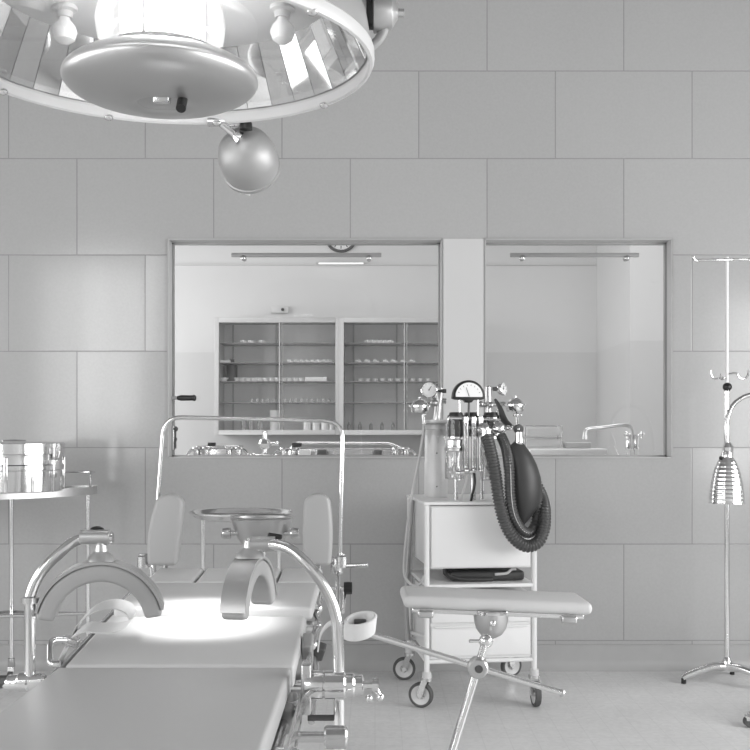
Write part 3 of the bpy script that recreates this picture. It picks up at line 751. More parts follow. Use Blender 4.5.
# shoulder supports at the head end
def shoulder(pxb, pxt, wd, lean, side, label):
    Y = 3.12
    b0 = P(pxb, 566, Y)
    r = thing('shoulder_support', label, 'shoulder support', P(pxb, 572, Y))
    # profile in x-z: rounded slab, extruded along Y
    h = .218; W = .048 if side > 0 else .052
    poly = []
    def off(t): return lean*t*t
    n = 14
    Lp = []; Rp = []
    for i in range(n+1):
        t = i/n; z = t*(h-W*.8)
        Lp.append((off(t)-W*(.9+.08*math.sin(t*PI)), z)); Rp.append((off(t)+W*(.72+.12*math.sin(t*PI)), z))
    top = []
    cx = off(1)-W*.09; rr = (Rp[-1][0]-Lp[-1][0])/2
    for i in range(1, 12):
        a = PI*i/12; top.append((cx+rr*math.cos(a), h-W*.8+rr*.8*math.sin(a)))
    poly = Rp+top+list(reversed(Lp))
    MB().prism(poly, b0+Vector((0, .0, 0)), (1, 0, 0), (0, 0, 1), (0, .055, 0)).build('cushion', M_cush, r, bev=.012, seg=4)
    b = MB(); b.cyl(b0+Vector((0, .035, .03)), b0+Vector((0, .035, -.06)), .009); b.cyl(b0+Vector((0, .035, .015)), b0+Vector((side*.07, .035, .012)), .010)
    b.build('support_rod', M_chrome, r)
    p = b0+Vector((side*.065, .035, .012))
    b = MB(); b.lathe([(0, -.02), (.018, -.02), (.018, .012), (.013, .016), (.013, .02), (0, .02)], p, (0, 0, 1)); b.build('clamp_block', M_chromeD, r)
shoulder(163, 166, 34, .020, -1, 'left padded shoulder support standing at the head end of the table')
shoulder(318.5, 318, 27, 0, 1, 'right padded shoulder support standing at the head end of the table')

# anaesthetic screen frame
def screen():
    Y = 3.16
    r = thing('screen_frame', 'thin chrome hoop rising above the head end of the operating table', 'frame', P(341, 562, Y))
    pts = bend([P(154, 575, Y), P(158, 500, Y), P(164, 417, Y), P(343, 421, Y), P(341, 500, Y), P(340, 572, Y)], .055, 8)
    MB().tube(pts, .0065, 12).build('hoop', M_chrome, r)
    c = P(337, 566, Y)
    b = MB(); b.lathe([(0, -.022), (.017, -.022), (.019, -.015), (.019, .015), (.017, .022), (0, .022)], c); b.cyl(c, P(368, 565, Y-.02), .007); b.build('clamp', M_chromeD, r)
    b = MB(); p = P(348, 588, Y-.02); b.lathe([(0, -.012), (.018, -.012), (.019, 0), (.018, .012), (0, .014)], p, (1, 0, 0), n=10); b.build('clamp_knob', M_black, r)
    b = MB(); b.cyl(P(330, 588, Y-.02), P(348, 588, Y-.02), .006); b.cyl(P(338, 570, Y), P(338, 612, Y-.2), .007); b.cyl(P(345, 590, Y), P(343, 612, Y-.2), .005); b.build('clamp_screw', M_chrome, r)
    c = P(148, 561, Y)
    b = MB(); b.lathe([(0, -.014), (.012, -.014), (.014, 0), (.012, .014), (0, .014)], c); b.cyl(c, P(138, 560, Y), .008); b.cyl(P(150, 560, Y), P(153, 580, Y), .007); b.build('clamp', M_chrome, r)
screen()

# U-shaped trough on the head end
def trough():
    Y = 3.2; c = P(260, 519, Y)
    r = thing('drip_bowl', 'deep grey metal bowl mounted at the head end of the table between the shoulder supports', 'bowl', P(260, 566, Y))
    prof = [(.030, -.098), (.052, -.088), (.070, -.066), (.083, -.036), (.094, 0), (.090, 0), (.079, -.036), (.066, -.064), (.049, -.083), (0, -.090)]
    MB().lathe([(0, -.098)]+prof, c+Vector((0, .05, 0)), n=40).build('bowl', M_alu, r)
    MB().lathe([(.090, .002), (.094, .005), (.098, .001), (.094, -.003), (.090, .002)], c+Vector((0, .05, 0)), n=40).build('bowl_lip', M_satin, r)
    for s_ in (-1, 1):
        p = c+Vector((s_*.098, .02, -.045))
        b = MB(); b.lathe([(0, -.01), (.016, -.008), (.018, .0), (.016, .016), (.010, .020), (0, .020)], p, (s_, 0, 0)); b.cyl(p-Vector((s_*.03, 0, 0)), p, .008); b.build('side_knob', M_chromeD, r)
    b = MB(); b.cyl(c+Vector((0, .05, -.10)), c+Vector((0, .05, -.16)), .014); b.box(c+Vector((0, .03, -.165)), (.05, .09, .02)); b.build('mount', M_chromeD, r)
trough()

# straps
def strap_left():
    Y = 2.36
    r = thing('restraint_strap', 'white strap looped over the left edge of the table', 'strap', P(100, 622, Y))
    pts = smooth([P(72, 640, 2.33), P(80, 622, 2.34), P(96, 608, 2.36), P(114, 604, 2.38), P(128, 608, 2.40), P(132, 616, 2.38), P(127, 624, 2.34), P(114, 628, 2.30), P(100, 628.0, 2.29), P(88, 627, 2.30), P(76, 633, 2.32), P(68, 644, 2.32), P(60, 662, 2.30), P(55, 680, 2.30)], 7)
    pts = [Vector((p.x, p.y, max(p.z, zt_mid(p.y)+.006)) if p.x > TX-TW/2+.0 else p) for p in pts]
    MB().ribbon(pts, (.006, .040, .014), .003).build('webbing', M_white, r)
    b = MB(); b.box(P(71, 641, 2.31), (.036, .03, .018), (0, .25, 0)); b.build('buckle', M_chromeD, r, bev=.003)
strap_left()
def strap_right():
    c = P(360, 626, 2.32)
    r = thing('restraint_cuff', 'white round cuff hanging beside the right edge of the table', 'cuff', P(360, 640, 2.32))
    pts = [c+Vector((.032*math.cos(2*PI*i/32), .03*math.sin(2*PI*i/32), .010*math.sin(2*PI*i/32+.6))) for i in range(32)]
    MB().ribbon(pts, (.004, -.006, .038), .007, True).build('cuff_band', M_white, r, bev=.003)
    b = MB(); b.box(c+Vector((.0, .022, .004)), (.026, .005, .014)); b.build('buckle', M_dark, r, bev=.002)
    MB().ribbon(smooth([c+Vector((-.028, 0, -.008)), c+Vector((-.06, .02, .004)), c+Vector((-.085, .03, -.02)), P(318, 650, 2.32)], 6), (.0, .018, .006), .003).build('strap_tail', M_white, r)
strap_right()

# ------------------------------------------------------------------ arm board on rods
def armboard():
    Y = 2.60
    hub = P(478, 667, 2.50); ball = P(494, 618, 2.58)
    r = thing('arm_board', 'pale padded arm board on a tilted chrome post in front of the trolley', 'arm board', Vector((hub.x, hub.y, 0)))
    p0 = P(402, 598, 2.60); p1 = P(586, 605, 2.62); m = (p0+p1)/2-Vector((0, 0, .005)); d = p1-p0
    ang = math.atan2(-d.z, d.x)
    b = MB(); b.box(m+Vector((0, .02, .006)), (d.length+.0, .18, .030), (0, ang, .03)); b.build('cushion', M_board, r, bev=.013, seg=4)
    b = MB(); b.box(m+Vector((0, .02, -.014)), (d.length-.04, .165, .012), (0, ang, .03)); b.build('tray', M_chrome, r, bev=.003)
    for s_ in (-1, 1):
        b = MB(); b.box(m+d*(.38*s_)+Vector((-.0, -.068, -.020)), (.038, .02, .018), (0, ang, 0)); b.build('clip', M_satin, r, bev=.005)
    c = P(491, 611, 2.57)
    b = MB(); b.lathe([(0, .002), (.042, .002), (.042, -.008), (.041, -.022), (.036, -.042), (.026, -.056), (.012, -.064), (0, -.066)], c, n=32); b.build('ball_cup', M_alu, r)
    b = MB(); b.lathe([(.0435, .003), (.0435, -.005)], c, n=32); b.sph(c+Vector((0, -.040, -.022)), .008, 12); b.build('cup_band', M_chrome, r)
    b = MB(); q = P(486, 641, 2.515); b.sph(q, .017, 16); b.cyl(q, q+Vector((-.04, -.01, .002)), .004); b.build('ball_joint', M_chrome, r)
    ft = P(436, 800, 2.42); d2 = (hub-q).normalized()
    foot = hub+(hub-q)*((hub.z-.012)/(q.z-hub.z))
    b = MB(); b.cyl(q, foot, .0095); b.build('post', M_chrome, r)
    MB().lathe([(.035, 0), (.035, .012), (.018, .03), (.010, .05)], (foot.x, foot.y, 0), n=24).build('foot', M_black, r)
    b = MB(); b.lathe([(.008, -.022), (.020, -.022), (.024, -.018), (.024, .014), (.020, .018), (.008, .018), (.008, -.022)], hub, (.1, 1, 0), n=28); b.build('hub', M_satin, r)
    MB().cyl(hub+Vector((0, -.025, 0)), hub+Vector((0, .015, 0)), .009).build('hub_pin', M_dark, r)
    a = P(372, 635, 2.46); e = P(562, 693, 2.53)
    b = MB(); b.cyl(P(331, 622, 2.45), e, .0075); b.build('cross_rod', M_chrome, r)
    b = MB(); b.sph(e, .009, 10); b.build('rod_tip', M_satin, r)
armboard()

# ------------------------------------------------------------------ round tray stand behind the table
def basin_stand():
    Y = 4.0; c = P(241, 514, Y)
    r = thing('basin_stand', 'round steel tray on slender legs behind the head of the table', 'stand', (c.x, Y, 0))
    MB().lathe([(0, -.018), (.15, -.018), (.172, -.010), (.183, .002), (.193, .006), (.193, .010), (.182, .008), (.170, -.004), (.148, -.012), (0, -.012)], c, n=56).build('tray', M_chrome, r)
    b = MB()
    for px in (203, 279):
        x = P(px, 0, Y).x; 
        MB().cyl((x, Y, .03), (x, Y, c.z-.012), .0085).build('leg', M_chrome, r)
        MB().lathe([(.014, 0), (.014, .03), (.009, .034)], (x, Y, 0), n=14).build('leg_tip', M_black, r)
    MB().cyl((c.x, Y+.14, .03), (c.x, Y+.14, c.z-.014), .0085).build('leg', M_chrome, r)
    MB().lathe([(.014, 0), (.014, .03), (.009, .034)], (c.x, Y+.14, 0), n=14).build('leg_tip', M_black, r)
    MB().tube([(P(203, 0, Y).x, Y, .25), (P(279, 0, Y).x, Y, .25), (c.x, Y+.14, .25)], .006, 8, closed=True).build('brace', M_chrome, r)
basin_stand()

# ------------------------------------------------------------------ left side trolley + dressing drum
def side_trolley():
    r = thing('instrument_trolley', 'chrome instrument trolley at the left wall carrying the dressing drum', 'trolley', (-1.65, 4.65, 0))
    zt = .888
    xr = P(97, 0, 4.86).x; xl = -2.15
    cx = (xl+xr)/2; a = (xr-xl)/2
    # bowed tray
    def outline(k, y0=4.86, yf=4.40, e=0):
        pts = [(xr-e, y0-e)]; n = 16
        for i in range(n+1):
            t = i/n; x = xr-e-(xr-xl-2*e)*t
            yy = 4.74-(.36*math.sin(PI*min(1, max(0, t)))**.8)
            pts.append((x, yy+e))
        pts.append((xl+e, y0-e)); return pts
    o0 = outline(0)
    MB().prism(o0, (0, 0, zt-.004), (1, 0, 0), (0, 1, 0), (0, 0, .004)).build('tray', M_chromeD, r)
    b = MB(); pts = [Vector((x, y, zt-.008)) for x, y in o0]
    b.ribbon(pts, (0, 0, .036), .004, True); b.build('tray_rim', M_satin, r)
    b = MB(); zr = zt+.072
    b.tube(bend([(xr-.003, 4.76, zt+.008), (xr-.003, 4.76, zr), (xr-.003, 4.85, zr), (xl, 4.85, zr), (xl, 4.85, zt)], .03), .005, 10); b.build('guard_rail', M_chrome, r)
    lx0 = P(11, 0, 4.66).x; lx1 = P(88, 0, 4.62).x
    legs = [(lx1, 4.62), (lx1-.03, 4.83), (lx0, 4.83), (-2.1, 4.62), (-2.1, 4.83)]
    legs = [(P(88, 0, 4.79).x, 4.79), (P(11.5, 0, 4.83).x, 4.83), (-2.05, 4.62)]
    for i, (x, y) in enumerate(legs):
        MB().cyl((x, y, .09), (x, y, zt-.006), .010).build('leg', M_chrome, r)
        k = MB().lathe([(.014, .12), (.016, .085), (.010, .075)], (x, y, 0), n=14).build('caster_socket', M_chromeD, r)
        MB().cyl((x-.010, y-.008, .0325), (x+.010, y-.008, .0325), .032).build('caster_wheel', M_tyre, k)
        MB().box((x, y-.004, .06), (.03, .02, .045)).build('caster_fork', M_chrome, k, bev=.003)
    zl = .33
    b = MB(); q = [Vector((x, y, zl)) for x, y in legs]; b.tube(q, .008, 10, closed=True); b.build('lower_rail', M_chrome, r)
    MB().prism([(p.x, p.y) for p in [q[0]*.9+q[1]*.05+q[2]*.05, q[1]*.9+q[0]*.05+q[2]*.05, q[2]*.9+q[1]*.05+q[0]*.05]], (0, 0, zl-.004), (1, 0, 0), (0, 1, 0), (0, 0, .004)).build('lower_shelf', M_chromeD, r)
    # drum
    cx, cy = P(16, 0, 4.62).x, 4.60; rr = .205; H = .205; z0 = zt+.001
    r = thing('dressing_drum', 'large shiny steel dressing drum on the trolley at the left edge', 'drum', (cx, cy, z0))
    MB().lathe([(0, 0), (rr-.004, 0), (rr, .004), (rr, .090), (rr+.004, .094), (rr+.004, .112), (rr, .116), (rr, H-.035), (rr-.002, H-.03), (0, H-.03)], (cx, cy, z0), n=64).build('body', M_chrome, r)
    MB().lathe([(rr+.005, -.045), (rr+.005, -.002), (rr-.002, .003), (.06, .008), (0, .009)], (cx, cy, z0+H), n=64).build('lid', M_chrome, r)
    for k in range(12):
        a = 2*PI*(k+.3)/12; MB().box((cx+(rr+.003)*math.cos(a), cy+(rr+.003)*math.sin(a), z0+.075), (.006, .014, .145), (0, 0, a)).build('rib_band', M_chrome, r, bev=.002)
    a = R(-22); ex, ey = cx+(rr+.012)*math.cos(a), cy+(rr+.012)*math.sin(a)
    b = MB(); b.box((ex, ey, z0+H-.045), (.016, .03, .05), (0, 0, a)); b.tube(smooth([(ex+.004, ey, z0+H-.02), (ex+.016, ey, z0+H-.035), (ex+.012, ey, z0+H-.06), (ex, ey, z0+H-.06)], 5), .003, 8)
    b.build('hasp', M_chromeD, r, bev=.002)
    MB().box((ex-.006, ey, z0+.075), (.016, .02, .03), (0, 0, a)).build('catch', M_chromeD, r, bev=.002)
    b = MB(); b.tube(smooth([(cx-.05, cy, z0+H+.006), (cx-.045, cy, z0+H+.010), (cx, cy, z0+H+.012), (cx+.045, cy, z0+H+.010), (cx+.05, cy, z0+H+.006)], 5), .004, 8); b.build('lid_handle', M_chrome, r)
side_trolley()

# ------------------------------------------------------------------ anaesthesia trolley
AX = P(427, 0, 4.41).x; AROT = math.atan2(.06, .54)
A = thing('anaesthesia_trolley', 'white anaesthesia trolley on casters with shelves, standing below the windows', 'trolley', (AX, 4.43, 0), AROT)
def L(x, y, z): return Vector((x, y, z))          # cart-local coordinates: x right, y to the wall
W_, D_, ZTOP = .455, .50, .853
def caster(x, y, rot, parent):
    e = Matrix.Rotation(rot, 3, 'Z'); o = Vector((x, y, 0)); rw = .052; off = e @ Vector((.025, 0, 0))
    r0 = MB().lathe([(0, .150), (.018, .150), (.020, .135), (.020, .122), (0, .122)], o, n=18).build('caster_socket', M_enamel2, parent, loc=True)
    c = o+off+Vector((0, 0, rw)); ax = e @ Vector((0, 1, 0))
    MB().lathe([(.040, -.012), (.048, -.013), (rw, -.008), (rw, .008), (.048, .013), (.040, .012), (.040, -.012)], c, ax, n=32).build('tyre', M_tyre, r0, loc=True)
    b = MB(); b.lathe([(.018, -.006), (.028, -.008), (.040, -.011), (.040, .011), (.028, .008), (.018, .006), (.018, -.006)], c, ax, n=28); b.cyl(c-ax*.022, c+ax*.022, .009)
    for k in range(5):
        a = 2*PI*k/5; q = e @ Vector((math.cos(a), 0, math.sin(a))); b.cyl(c, c+q*.026, .004, n=8)
    b.build('hub', M_enamel2, r0, loc=True)
    b = MB()
    for s_ in (-1, 1):
        h = ax*.019*s_
        b.ribbon([o+h+Vector((0, 0, .122)), o+h+off*.4+Vector((0, 0, .10)), c+h], e @ Vector((.026, 0, 0)), .004)
    b.cyl(o+Vector((0, 0, .112)), o+Vector((0, 0, .124)), .024); b.build('fork', M_chromeD, r0, loc=True)
pr = .0115
for i, (x, y, z1, rt) in enumerate(((0, 0, ZTOP-.005, PI*.85), (W_, 0, ZTOP-.005, -PI/2), (0, D_, ZTOP-.005, PI*.95), (W_, D_, ZTOP-.005, .3))):
    MB().cyl((x, y, .14), (x, y, z1), pr).build('post', M_enamel, A, loc=True)
    caster(x, y, rt, A)
MB().lo((-.014, -.014, ZTOP-.014), (W_+.014, D_+.014, ZTOP)).build('top_plate', M_enamel, A, loc=True, bev=.004)
b = MB(); b.lo((.0135, .0, .575), (W_-.0135, D_-.02, ZTOP-.018)); b.build('upper_cabinet', M_enamel, A, loc=True, bev=.003)
dr = MB().lo((.018, -.010, .58), (W_-.018, .0, ZTOP-.022)).build('flap_door', M_enamel, A, loc=True, bev=.005)
b = MB(); b.lo((-.004, -.008, .495), (W_+.004, D_-.01, .510)); b.build('shelf', M_enamel, A, loc=True, bev=.003)
b = MB(); b.lo((.0135, .0, .20), (W_-.0135, D_-.02, .47)); b.build('lower_cabinet', M_enamel, A, loc=True, bev=.003)
for z0, z1 in ((.350, .465), (.212, .338)):
    d = MB().lo((.018, -.010, z0), (W_-.018, .0, z1)).build('drawer', M_enamel, A, loc=True, bev=.004)
    MB().lo((.03, -.018, z1-.008), (W_-.03, -.009, z1)).build('drawer_pull', M_enamel, d, loc=True, bev=.002)
b = MB(); b.cyl((0, 0, .19), (W_, 0, .19), .009); b.cyl((0, 0, .19), (0, D_, .19), .009); b.cyl((W_, 0, .19), (W_, D_, .19), .009); b.cyl((0, D_, .19), (W_, D_, .19), .009)
b.cyl((0, 0, .29), (0, D_, .22), .008); b.build('lower_frame', M_enamel, A, loc=True)
# rear column (dark strap on left side)
b = MB(); b.cyl((-.01, D_-.05, .35), (-.01, D_-.05, ZTOP-.02), .008); b.build('side_bar', M_enamel2, A, loc=True)

def AW(v): return wm(A) @ Vector(v)
# black case on the shelf
o = thing('mask_case', 'black rubber bundle lying on the open shelf of the anaesthesia trolley', 'case', AW((.27, .16, .5105)), AROT)
MB().box((0, 0, .022), (.32, .20, .040)).build('body', M_rubber, o, loc=True, bev=.012)
MB().tube(smooth([(-.13, -.06, .03), (-.165, -.05, .045), (-.165, -.08, .03), (-.14, -.10, .02), (-.10, -.11, .012), (.02, -.11, .010)], 6), .008, 10).build('hose_end', M_rubber, o, loc=True)
MB().tube(smooth([(.03, -.105, .03), (.08, -.108, .035), (.10, -.108, .05), (.12, -.108, .052)], 6), .006, 8).build('pale_tube', M_cable, o, loc=True)

def PL(px, py, y):                                # local cart point seen at photo place, at local depth y (approx.)
    inv = wm(A).inverted()
    # ray from camera; find point with local y
    d = P(px, py, 1.0)-Vector((0, 0, HC)); o_ = inv @ Vector((0, 0, HC)); dl = inv.to_3x3() @ d
    t = (y-o_.y)/dl.y
    return o_+dl*t
def apart(name, b, m, par=None, **k): return b.build(name, m, par or A, loc=True, **k)
Z = Vector((0, 0, 1))
# gas cylinder, rear left
def bottle(px, y, r_, ytop, label_):
    g = PL(px, 470, y); g.z = ZTOP+.0005
    ztop = PL(px, ytop, y).z
    wpos = wm(A) @ g
    o = thing('gas_cylinder', label_, 'cylinder', wpos, AROT)
    h = ztop-ZTOP
    MB().lathe([(0, 0), (r_, 0), (r_+.002, .01), (r_+.002, h*.45), (r_, h*.47), (r_, h*.80), (r_*.9, h*.87), (r_*.98, h*.88), (r_*.98, h*.93), (r_*.8, h*.94), (r_*1.12, h*.965), (r_*1.12, h), (0, h)], (0, 0, 0), n=36).build('shell', M_cylp, o, loc=True)
    MB().lathe([(r_*1.02, h*.70), (r_*1.13, h*.955), (r_*1.14, h*.985)], (0, 0, 0), n=8).build('neck_cage', M_glass, o, loc=True)
    for z in (.05, .20): MB().sph((-.005, -(r_+.0015), z*h/.35), .0035, 8).build('rivet', M_dark, o, loc=True)
    return o
gc = bottle(436, .30, .050, 420, 'satin metal gas cylinder at the left rear of the anaesthesia trolley')
# regulator on cylinder: gauge, flat round reducer, yoke
def gauge(c, r_, ax, parent, name='gauge'):
    ax = Vector(ax).normalized(); c = Vector(c)
    g = MB().lathe([(0, -.020), (r_*.8, -.018), (r_, -.010), (r_*1.02, .004), (r_*.93, .006), (r_*.9, .0), (0, .0)], c, ax, n=32).build(name, M_chrome, parent, loc=True)
    MB().lathe([(0, .001), (r_*.9, .001)], c, ax, n=32).build('dial', M_face, g, loc=True)
    u, v, d = basis(ax)
    b = MB(); b.cyl(c+ax*.003, c+ax*.003+(u*.5+v*.8)*r_*.6, .0012, n=6); b.sph(c+ax*.003, .003, 8)
    for k in range(9):
        a = R(-30+k*30); q = u*math.cos(a)+v*math.sin(a); b.cyl(c+ax*.002+q*r_*.7, c+ax*.002+q*r_*.82, .0009, n=5)
    b.build('needle', M_mark, g, loc=True)
    return g
yk = .30
pc = PL(441, 405, yk)
reg = apart('regulator', MB().cyl(PL(437, 420, yk), PL(440, 388, yk), .016).cyl(PL(432, 400, yk), PL(446, 401, yk), .012).cyl(PL(438, 391, yk-.02), PL(446, 391, yk-.01), .007).sph(PL(434, 403, yk-.02), .016, 14), M_satin)
gauge(PL(429, 390, yk-.05), .035, (-.15, -1, .1), reg)
apart('regulator_screw', MB().cyl(PL(433, 391, yk-.03), PL(446, 391, yk-.03), .006).cyl(PL(442, 391, yk-.03), PL(446, 391, yk-.03), .009), M_dark, reg)
def reducer(c, r_, par):
    return apart('pressure_reducer', MB().lathe([(0, .040), (.007, .040), (.008, .032), (r_*.30, .031), (r_*.60, .025), (r_*.84, .013), (r_*.94, .004), (r_*1.16, .003), (r_*1.16, -.004), (r_*1.0, -.006), (r_*.97, -.022), (r_*.85, -.029), (0, -.030)], c, Z, n=28).sph(Vector(c)+Vector((-r_*1.1, -.01, 0)), .008, 10).sph(Vector(c)+Vector((r_*.5, -r_, 0)), .006, 10), M_chrome, par)
reducer(PL(420, 406, yk-.07), .040, reg)
apart('supply_elbow', MB().cyl(PL(423, 415, yk-.05), PL(424, 424, yk-.05), .008).sph(PL(424, 415, yk-.05), .010, 12), M_chrome, reg)
# pale supply hose down left side
h1 = thing('supply_hose', 'pale thin gas hose hanging down the left side of the anaesthesia trolley', 'hose', wm(A) @ PL(408, 560, yk-.05), 0)
pts = [wm(A) @ p for p in smooth([PL(424, 423, yk-.05), PL(423, 436, yk-.06), PL(418, 465, yk-.08), PL(411, 500, yk-.1), PL(406, 540, yk-.1), PL(404, 570, yk-.12), PL(407, 580, yk-.15), PL(414, 585.5, yk-.17), PL(421, 583, yk-.2), PL(424, 576, yk-.22)], 8)]
MB().tube(pts, .0065, 10).build('hose', M_cable, h1)
# black hose behind left
pts = [wm(A) @ p for p in smooth([PL(412, 497, .42), PL(409, 540, .42), PL(406, 600, .42), PL(408, 640, .42)], 8)]
h2 = MB().tube(pts, .012, 10).build('support_strap', M_frame, origin=pts[-1]); h2.parent = None
tag(h2, 'dark grey rubber tube running down behind the trolley at its left rear', 'tube')

# manometer
yf = .10
c = PL(469, 398.5, yf); s = 4.53/F
man = apart('manometer', MB().prism([(1*s*16.5, 0), (1*s*16.5, s*2.0)]+[(math.cos(R(a))*s*16.3, s*2.0+math.sin(R(a))*s*16.5) for a in range(8, 173, 8)]+[(-s*16.5, s*2.0), (-s*16.5, 0), (-s*13, -s*1.2), (-s*5, -s*1.4), (-s*3, -s*4), (s*3, -s*4), (s*5, -s*1.4), (s*13, -s*1.2)], c, (1, 0, 0), Z, (0, .04, 0)), M_black, bev=.003)
apart('dial', MB().prism([(s*13.5, s*1.6)]+[(math.cos(R(a))*s*13.8, s*2.2+math.sin(R(a))*s*13.8) for a in range(4, 177, 8)]+[(-s*13.5, s*1.6)], c+Vector((0, -.0035, 0)), (1, 0, 0), Z, (0, .003, 0)), M_face, man)
b = MB(); b.cyl(c+Vector((0, -.0045, s*2)), c+Vector((-s*3, -.0045, s*11)), .0012, n=6)
for a in range(20, 161, 20):
    q = Vector((math.cos(R(a)), 0, math.sin(R(a)))); b.cyl(c+Vector((0, -.0040, s*2.2))+q*s*10.5, c+Vector((0, -.0040, s*2.2))+q*s*12, .0009, n=5)
b.build('needle', M_mark, man, loc=True)
apart('manometer_stem', MB().cyl(PL(469, 401, yf+.015), PL(468.5, 418, yf+.015), .005), M_dark, man)
apart('stem_tubes', MB().cyl(PL(459.5, 400, yf+.02), PL(459.5, 416, yf+.02), .0035).cyl(PL(478, 399, yf+.02), PL(478, 416, yf+.02), .0035), M_chrome, man)
# manifold plate, black caps, absorber canisters
for (px, y) in ((456, .10), (471, .17), (491, .12)):
    t = PL(px, 415, y); q = PL(px, 437, y)
    cn = apart('absorber_canister', MB().lathe([(0, q.z), (.035, q.z), (.035, t.z-.012), (0, t.z-.012)], (t.x, t.y, 0), n=28), M_rubber)
    apart('canister_cap', MB().lathe([(.0, .012), (.022, .012), (.028, .010), (.030, .0), (.036, -.002), (.037, -.016), (.034, -.018)], (t.x, t.y, t.z), n=28), M_black, cn)
    apart('chrome_band', MB().lathe([(.0355, -.012), (.0375, -.012), (.0375, -.021), (.0355, -.021)], (t.x, t.y, t.z), n=28).lathe([(.0350, 0), (.0375, -.002), (.0375, -.010), (.0350, -.012)], (t.x, t.y, q.z+.004), n=28), M_chrome, cn)
    apart('sight_glass', MB().lathe([(.038, t.z-.02), (.038, q.z)], (t.x, t.y, 0), n=28), M_glass, cn)
# manifold block
a0 = PL(448, 419, .08); a1 = PL(500, 421, .12)
apart('manifold', MB().cyl(PL(449, 418, .05), PL(500, 420, .06), .007).cyl(PL(449, 428, .14), PL(500, 428, .15), .010), M_chrome)
# glass jar front-left
for (px, y, y0, y1, rr) in ((454.5, .03, 441, 479, .040), (489, .09, 446, 480, .036)):
    t = PL(px, y0, y); q = PL(px, y1, y); H = t.z-q.z
    j = apart('glass_jar', MB().lathe([(0, 0), (rr*.95, 0), (rr, .006), (rr, H*.82), (rr*.9, H*.86), (rr*.9, H*.9)], (q.x, q.y, q.z), n=32), M_glassw)
    apart('jar_collar', MB().lathe([(rr*1.05, H*.74), (rr*1.08, H*.76), (rr*1.08, H*.86), (rr*.98, H*.88), (rr*.98, H*1.02), (rr*.9, H*1.04), (0, H*1.04)], (q.x, q.y, q.z), n=32), M_chrome, j)
    apart('inner_tube', MB().cyl((q.x, q.y, q.z+H*.2), (q.x, q.y, q.z+H*.9), .008).cyl((q.x-.012, q.y, q.z+H*.38), (q.x+.012, q.y, q.z+H*.38), .012).lathe([(.02, H*.05), (.02, H*.12)], (q.x, q.y, q.z)), M_chromeD, j)
# flow tubes
for px in (466, 474, 481):
    ft = apart('flow_tube', MB().cyl(PL(px, 421, .015), PL(px, 470, .015), .0125, n=16), M_glassw)
    apart('tube_fitting', MB().cyl(PL(px, 417, .015), PL(px, 423, .015), .011).cyl(PL(px, 466, .015), PL(px, 471, .015), .011), M_chrome, ft)
    apart('float_rod', MB().cyl(PL(px, 424, .015), PL(px, 466, .015), .002, n=6), M_mark, ft)
p = PL(467, 470.5, 0)
apart('valve_block', MB().cyl(PL(457, 473, 0), PL(476, 471, 0), .009).sph(PL(467, 470.5, -.012), .013, 16).sph(PL(458, 473, -.01), .011, 12).cyl(PL(459, 466, 0), PL(459, 480, 0), .006).sph(PL(474, 470, -.005), .010, 12), M_chrome)
apart('centre_column', MB().cyl(PL(473, 470, .10), (PL(473, 470, .10).x, .10, ZTOP), .012).cyl(PL(482, 440, .14), (PL(482, 440, .14).x, .14, ZTOP), .010).cyl(PL(456, 440, .12), (PL(456, 440, .12).x, .12, ZTOP), .009), M_chromeD)
apart('feed_tube', MB().tube(smooth([PL(468, 472, 0), PL(466, 482, 0), PL(463, 492, 0), PL(461, 501, .02)], 6), .005, 8), M_cable)
apart('dark_feed_tube', MB().tube(smooth([PL(474, 471, .0), PL(475, 482, .0), PL(473, 492, 0), PL(471, 501, .02)], 6), .0055, 8), M_black)
# right-hand gauge + reducer
yr = .25
reg2 = apart('regulator', MB().cyl(PL(489, 420, yr), PL(488, 387, yr), .014).cyl(PL(480, 405, yr), PL(505, 404, yr), .011).sph(PL(481, 404, yr-.02), .014, 12).sph(PL(491, 405, yr-.02), .015, 12).cyl(PL(488, 389, yr), PL(500, 388, yr), .006).sph(PL(489, 388, yr), .012, 12), M_satin)
gauge(PL(503, 389, yr), .030, (.75, -.65, .15), reg2)
reducer(PL(515, 405, yr-.03), .042, reg2)
apart('regulator_screw', MB().cyl(PL(493, 389, yr-.005), PL(497, 389, yr-.005), .009), M_dark, reg2)
apart('drop_pipe', MB().cyl(PL(517, 412, yr-.03), PL(518, 436, yr-.06), .006).sph(PL(517, 415, yr-.04), .010, 10).sph(PL(518, 429, yr-.06), .009, 10).sph(PL(514, 415, yr-.05), .007, 10).sph(PL(521, 415, yr-.05), .007, 10), M_chrome, reg2)
# breathing valves + hoses
yv = .0
for (px, py) in ((484, 430), (499, 429)):
    vv = apart('breathing_valve', MB().lathe([(0, .030), (.012, .030), (.016, .022), (.026, .014), (.030, .0), (.028, -.010), (.020, -.018), (.020, -.028), (0, -.028)], PL(px, py, yv), Z, n=28).sph(PL(px-5, py, yv-.02), .008, 10).sph(PL(px+5, py+1, yv-.02), .007, 10), M_chrome)
    apart('valve_dome', MB().sph(PL(px, py-2, yv), .027, 20, (1, 1, .75)), M_glassw, vv)
apart('valve_manifold', MB().cyl(PL(482, 431, yv+.03), PL(517, 428, yv+.05), .008).sph(PL(508, 428, yv+.01), .012, 12).sph(PL(513, 427, yv+.01), .009, 12), M_chrome)
bp_ = apart('bag_mount', MB().lathe([(0, .022), (.016, .022), (.020, .010), (.020, -.010), (.014, -.022), (0, -.022)], PL(518.5, 429, -.03), (0, -1, 0), n=20), M_dark)
apart('mount_screw', MB().sph(PL(518.5, 429, -.056), .007, 10), M_chrome, bp_)
apart('bag_neck', MB().lathe([(.014, .02), (.016, 0), (.020, -.02), (.018, -.03)], PL(519, 437, -.058), Z, n=20), M_chrome)

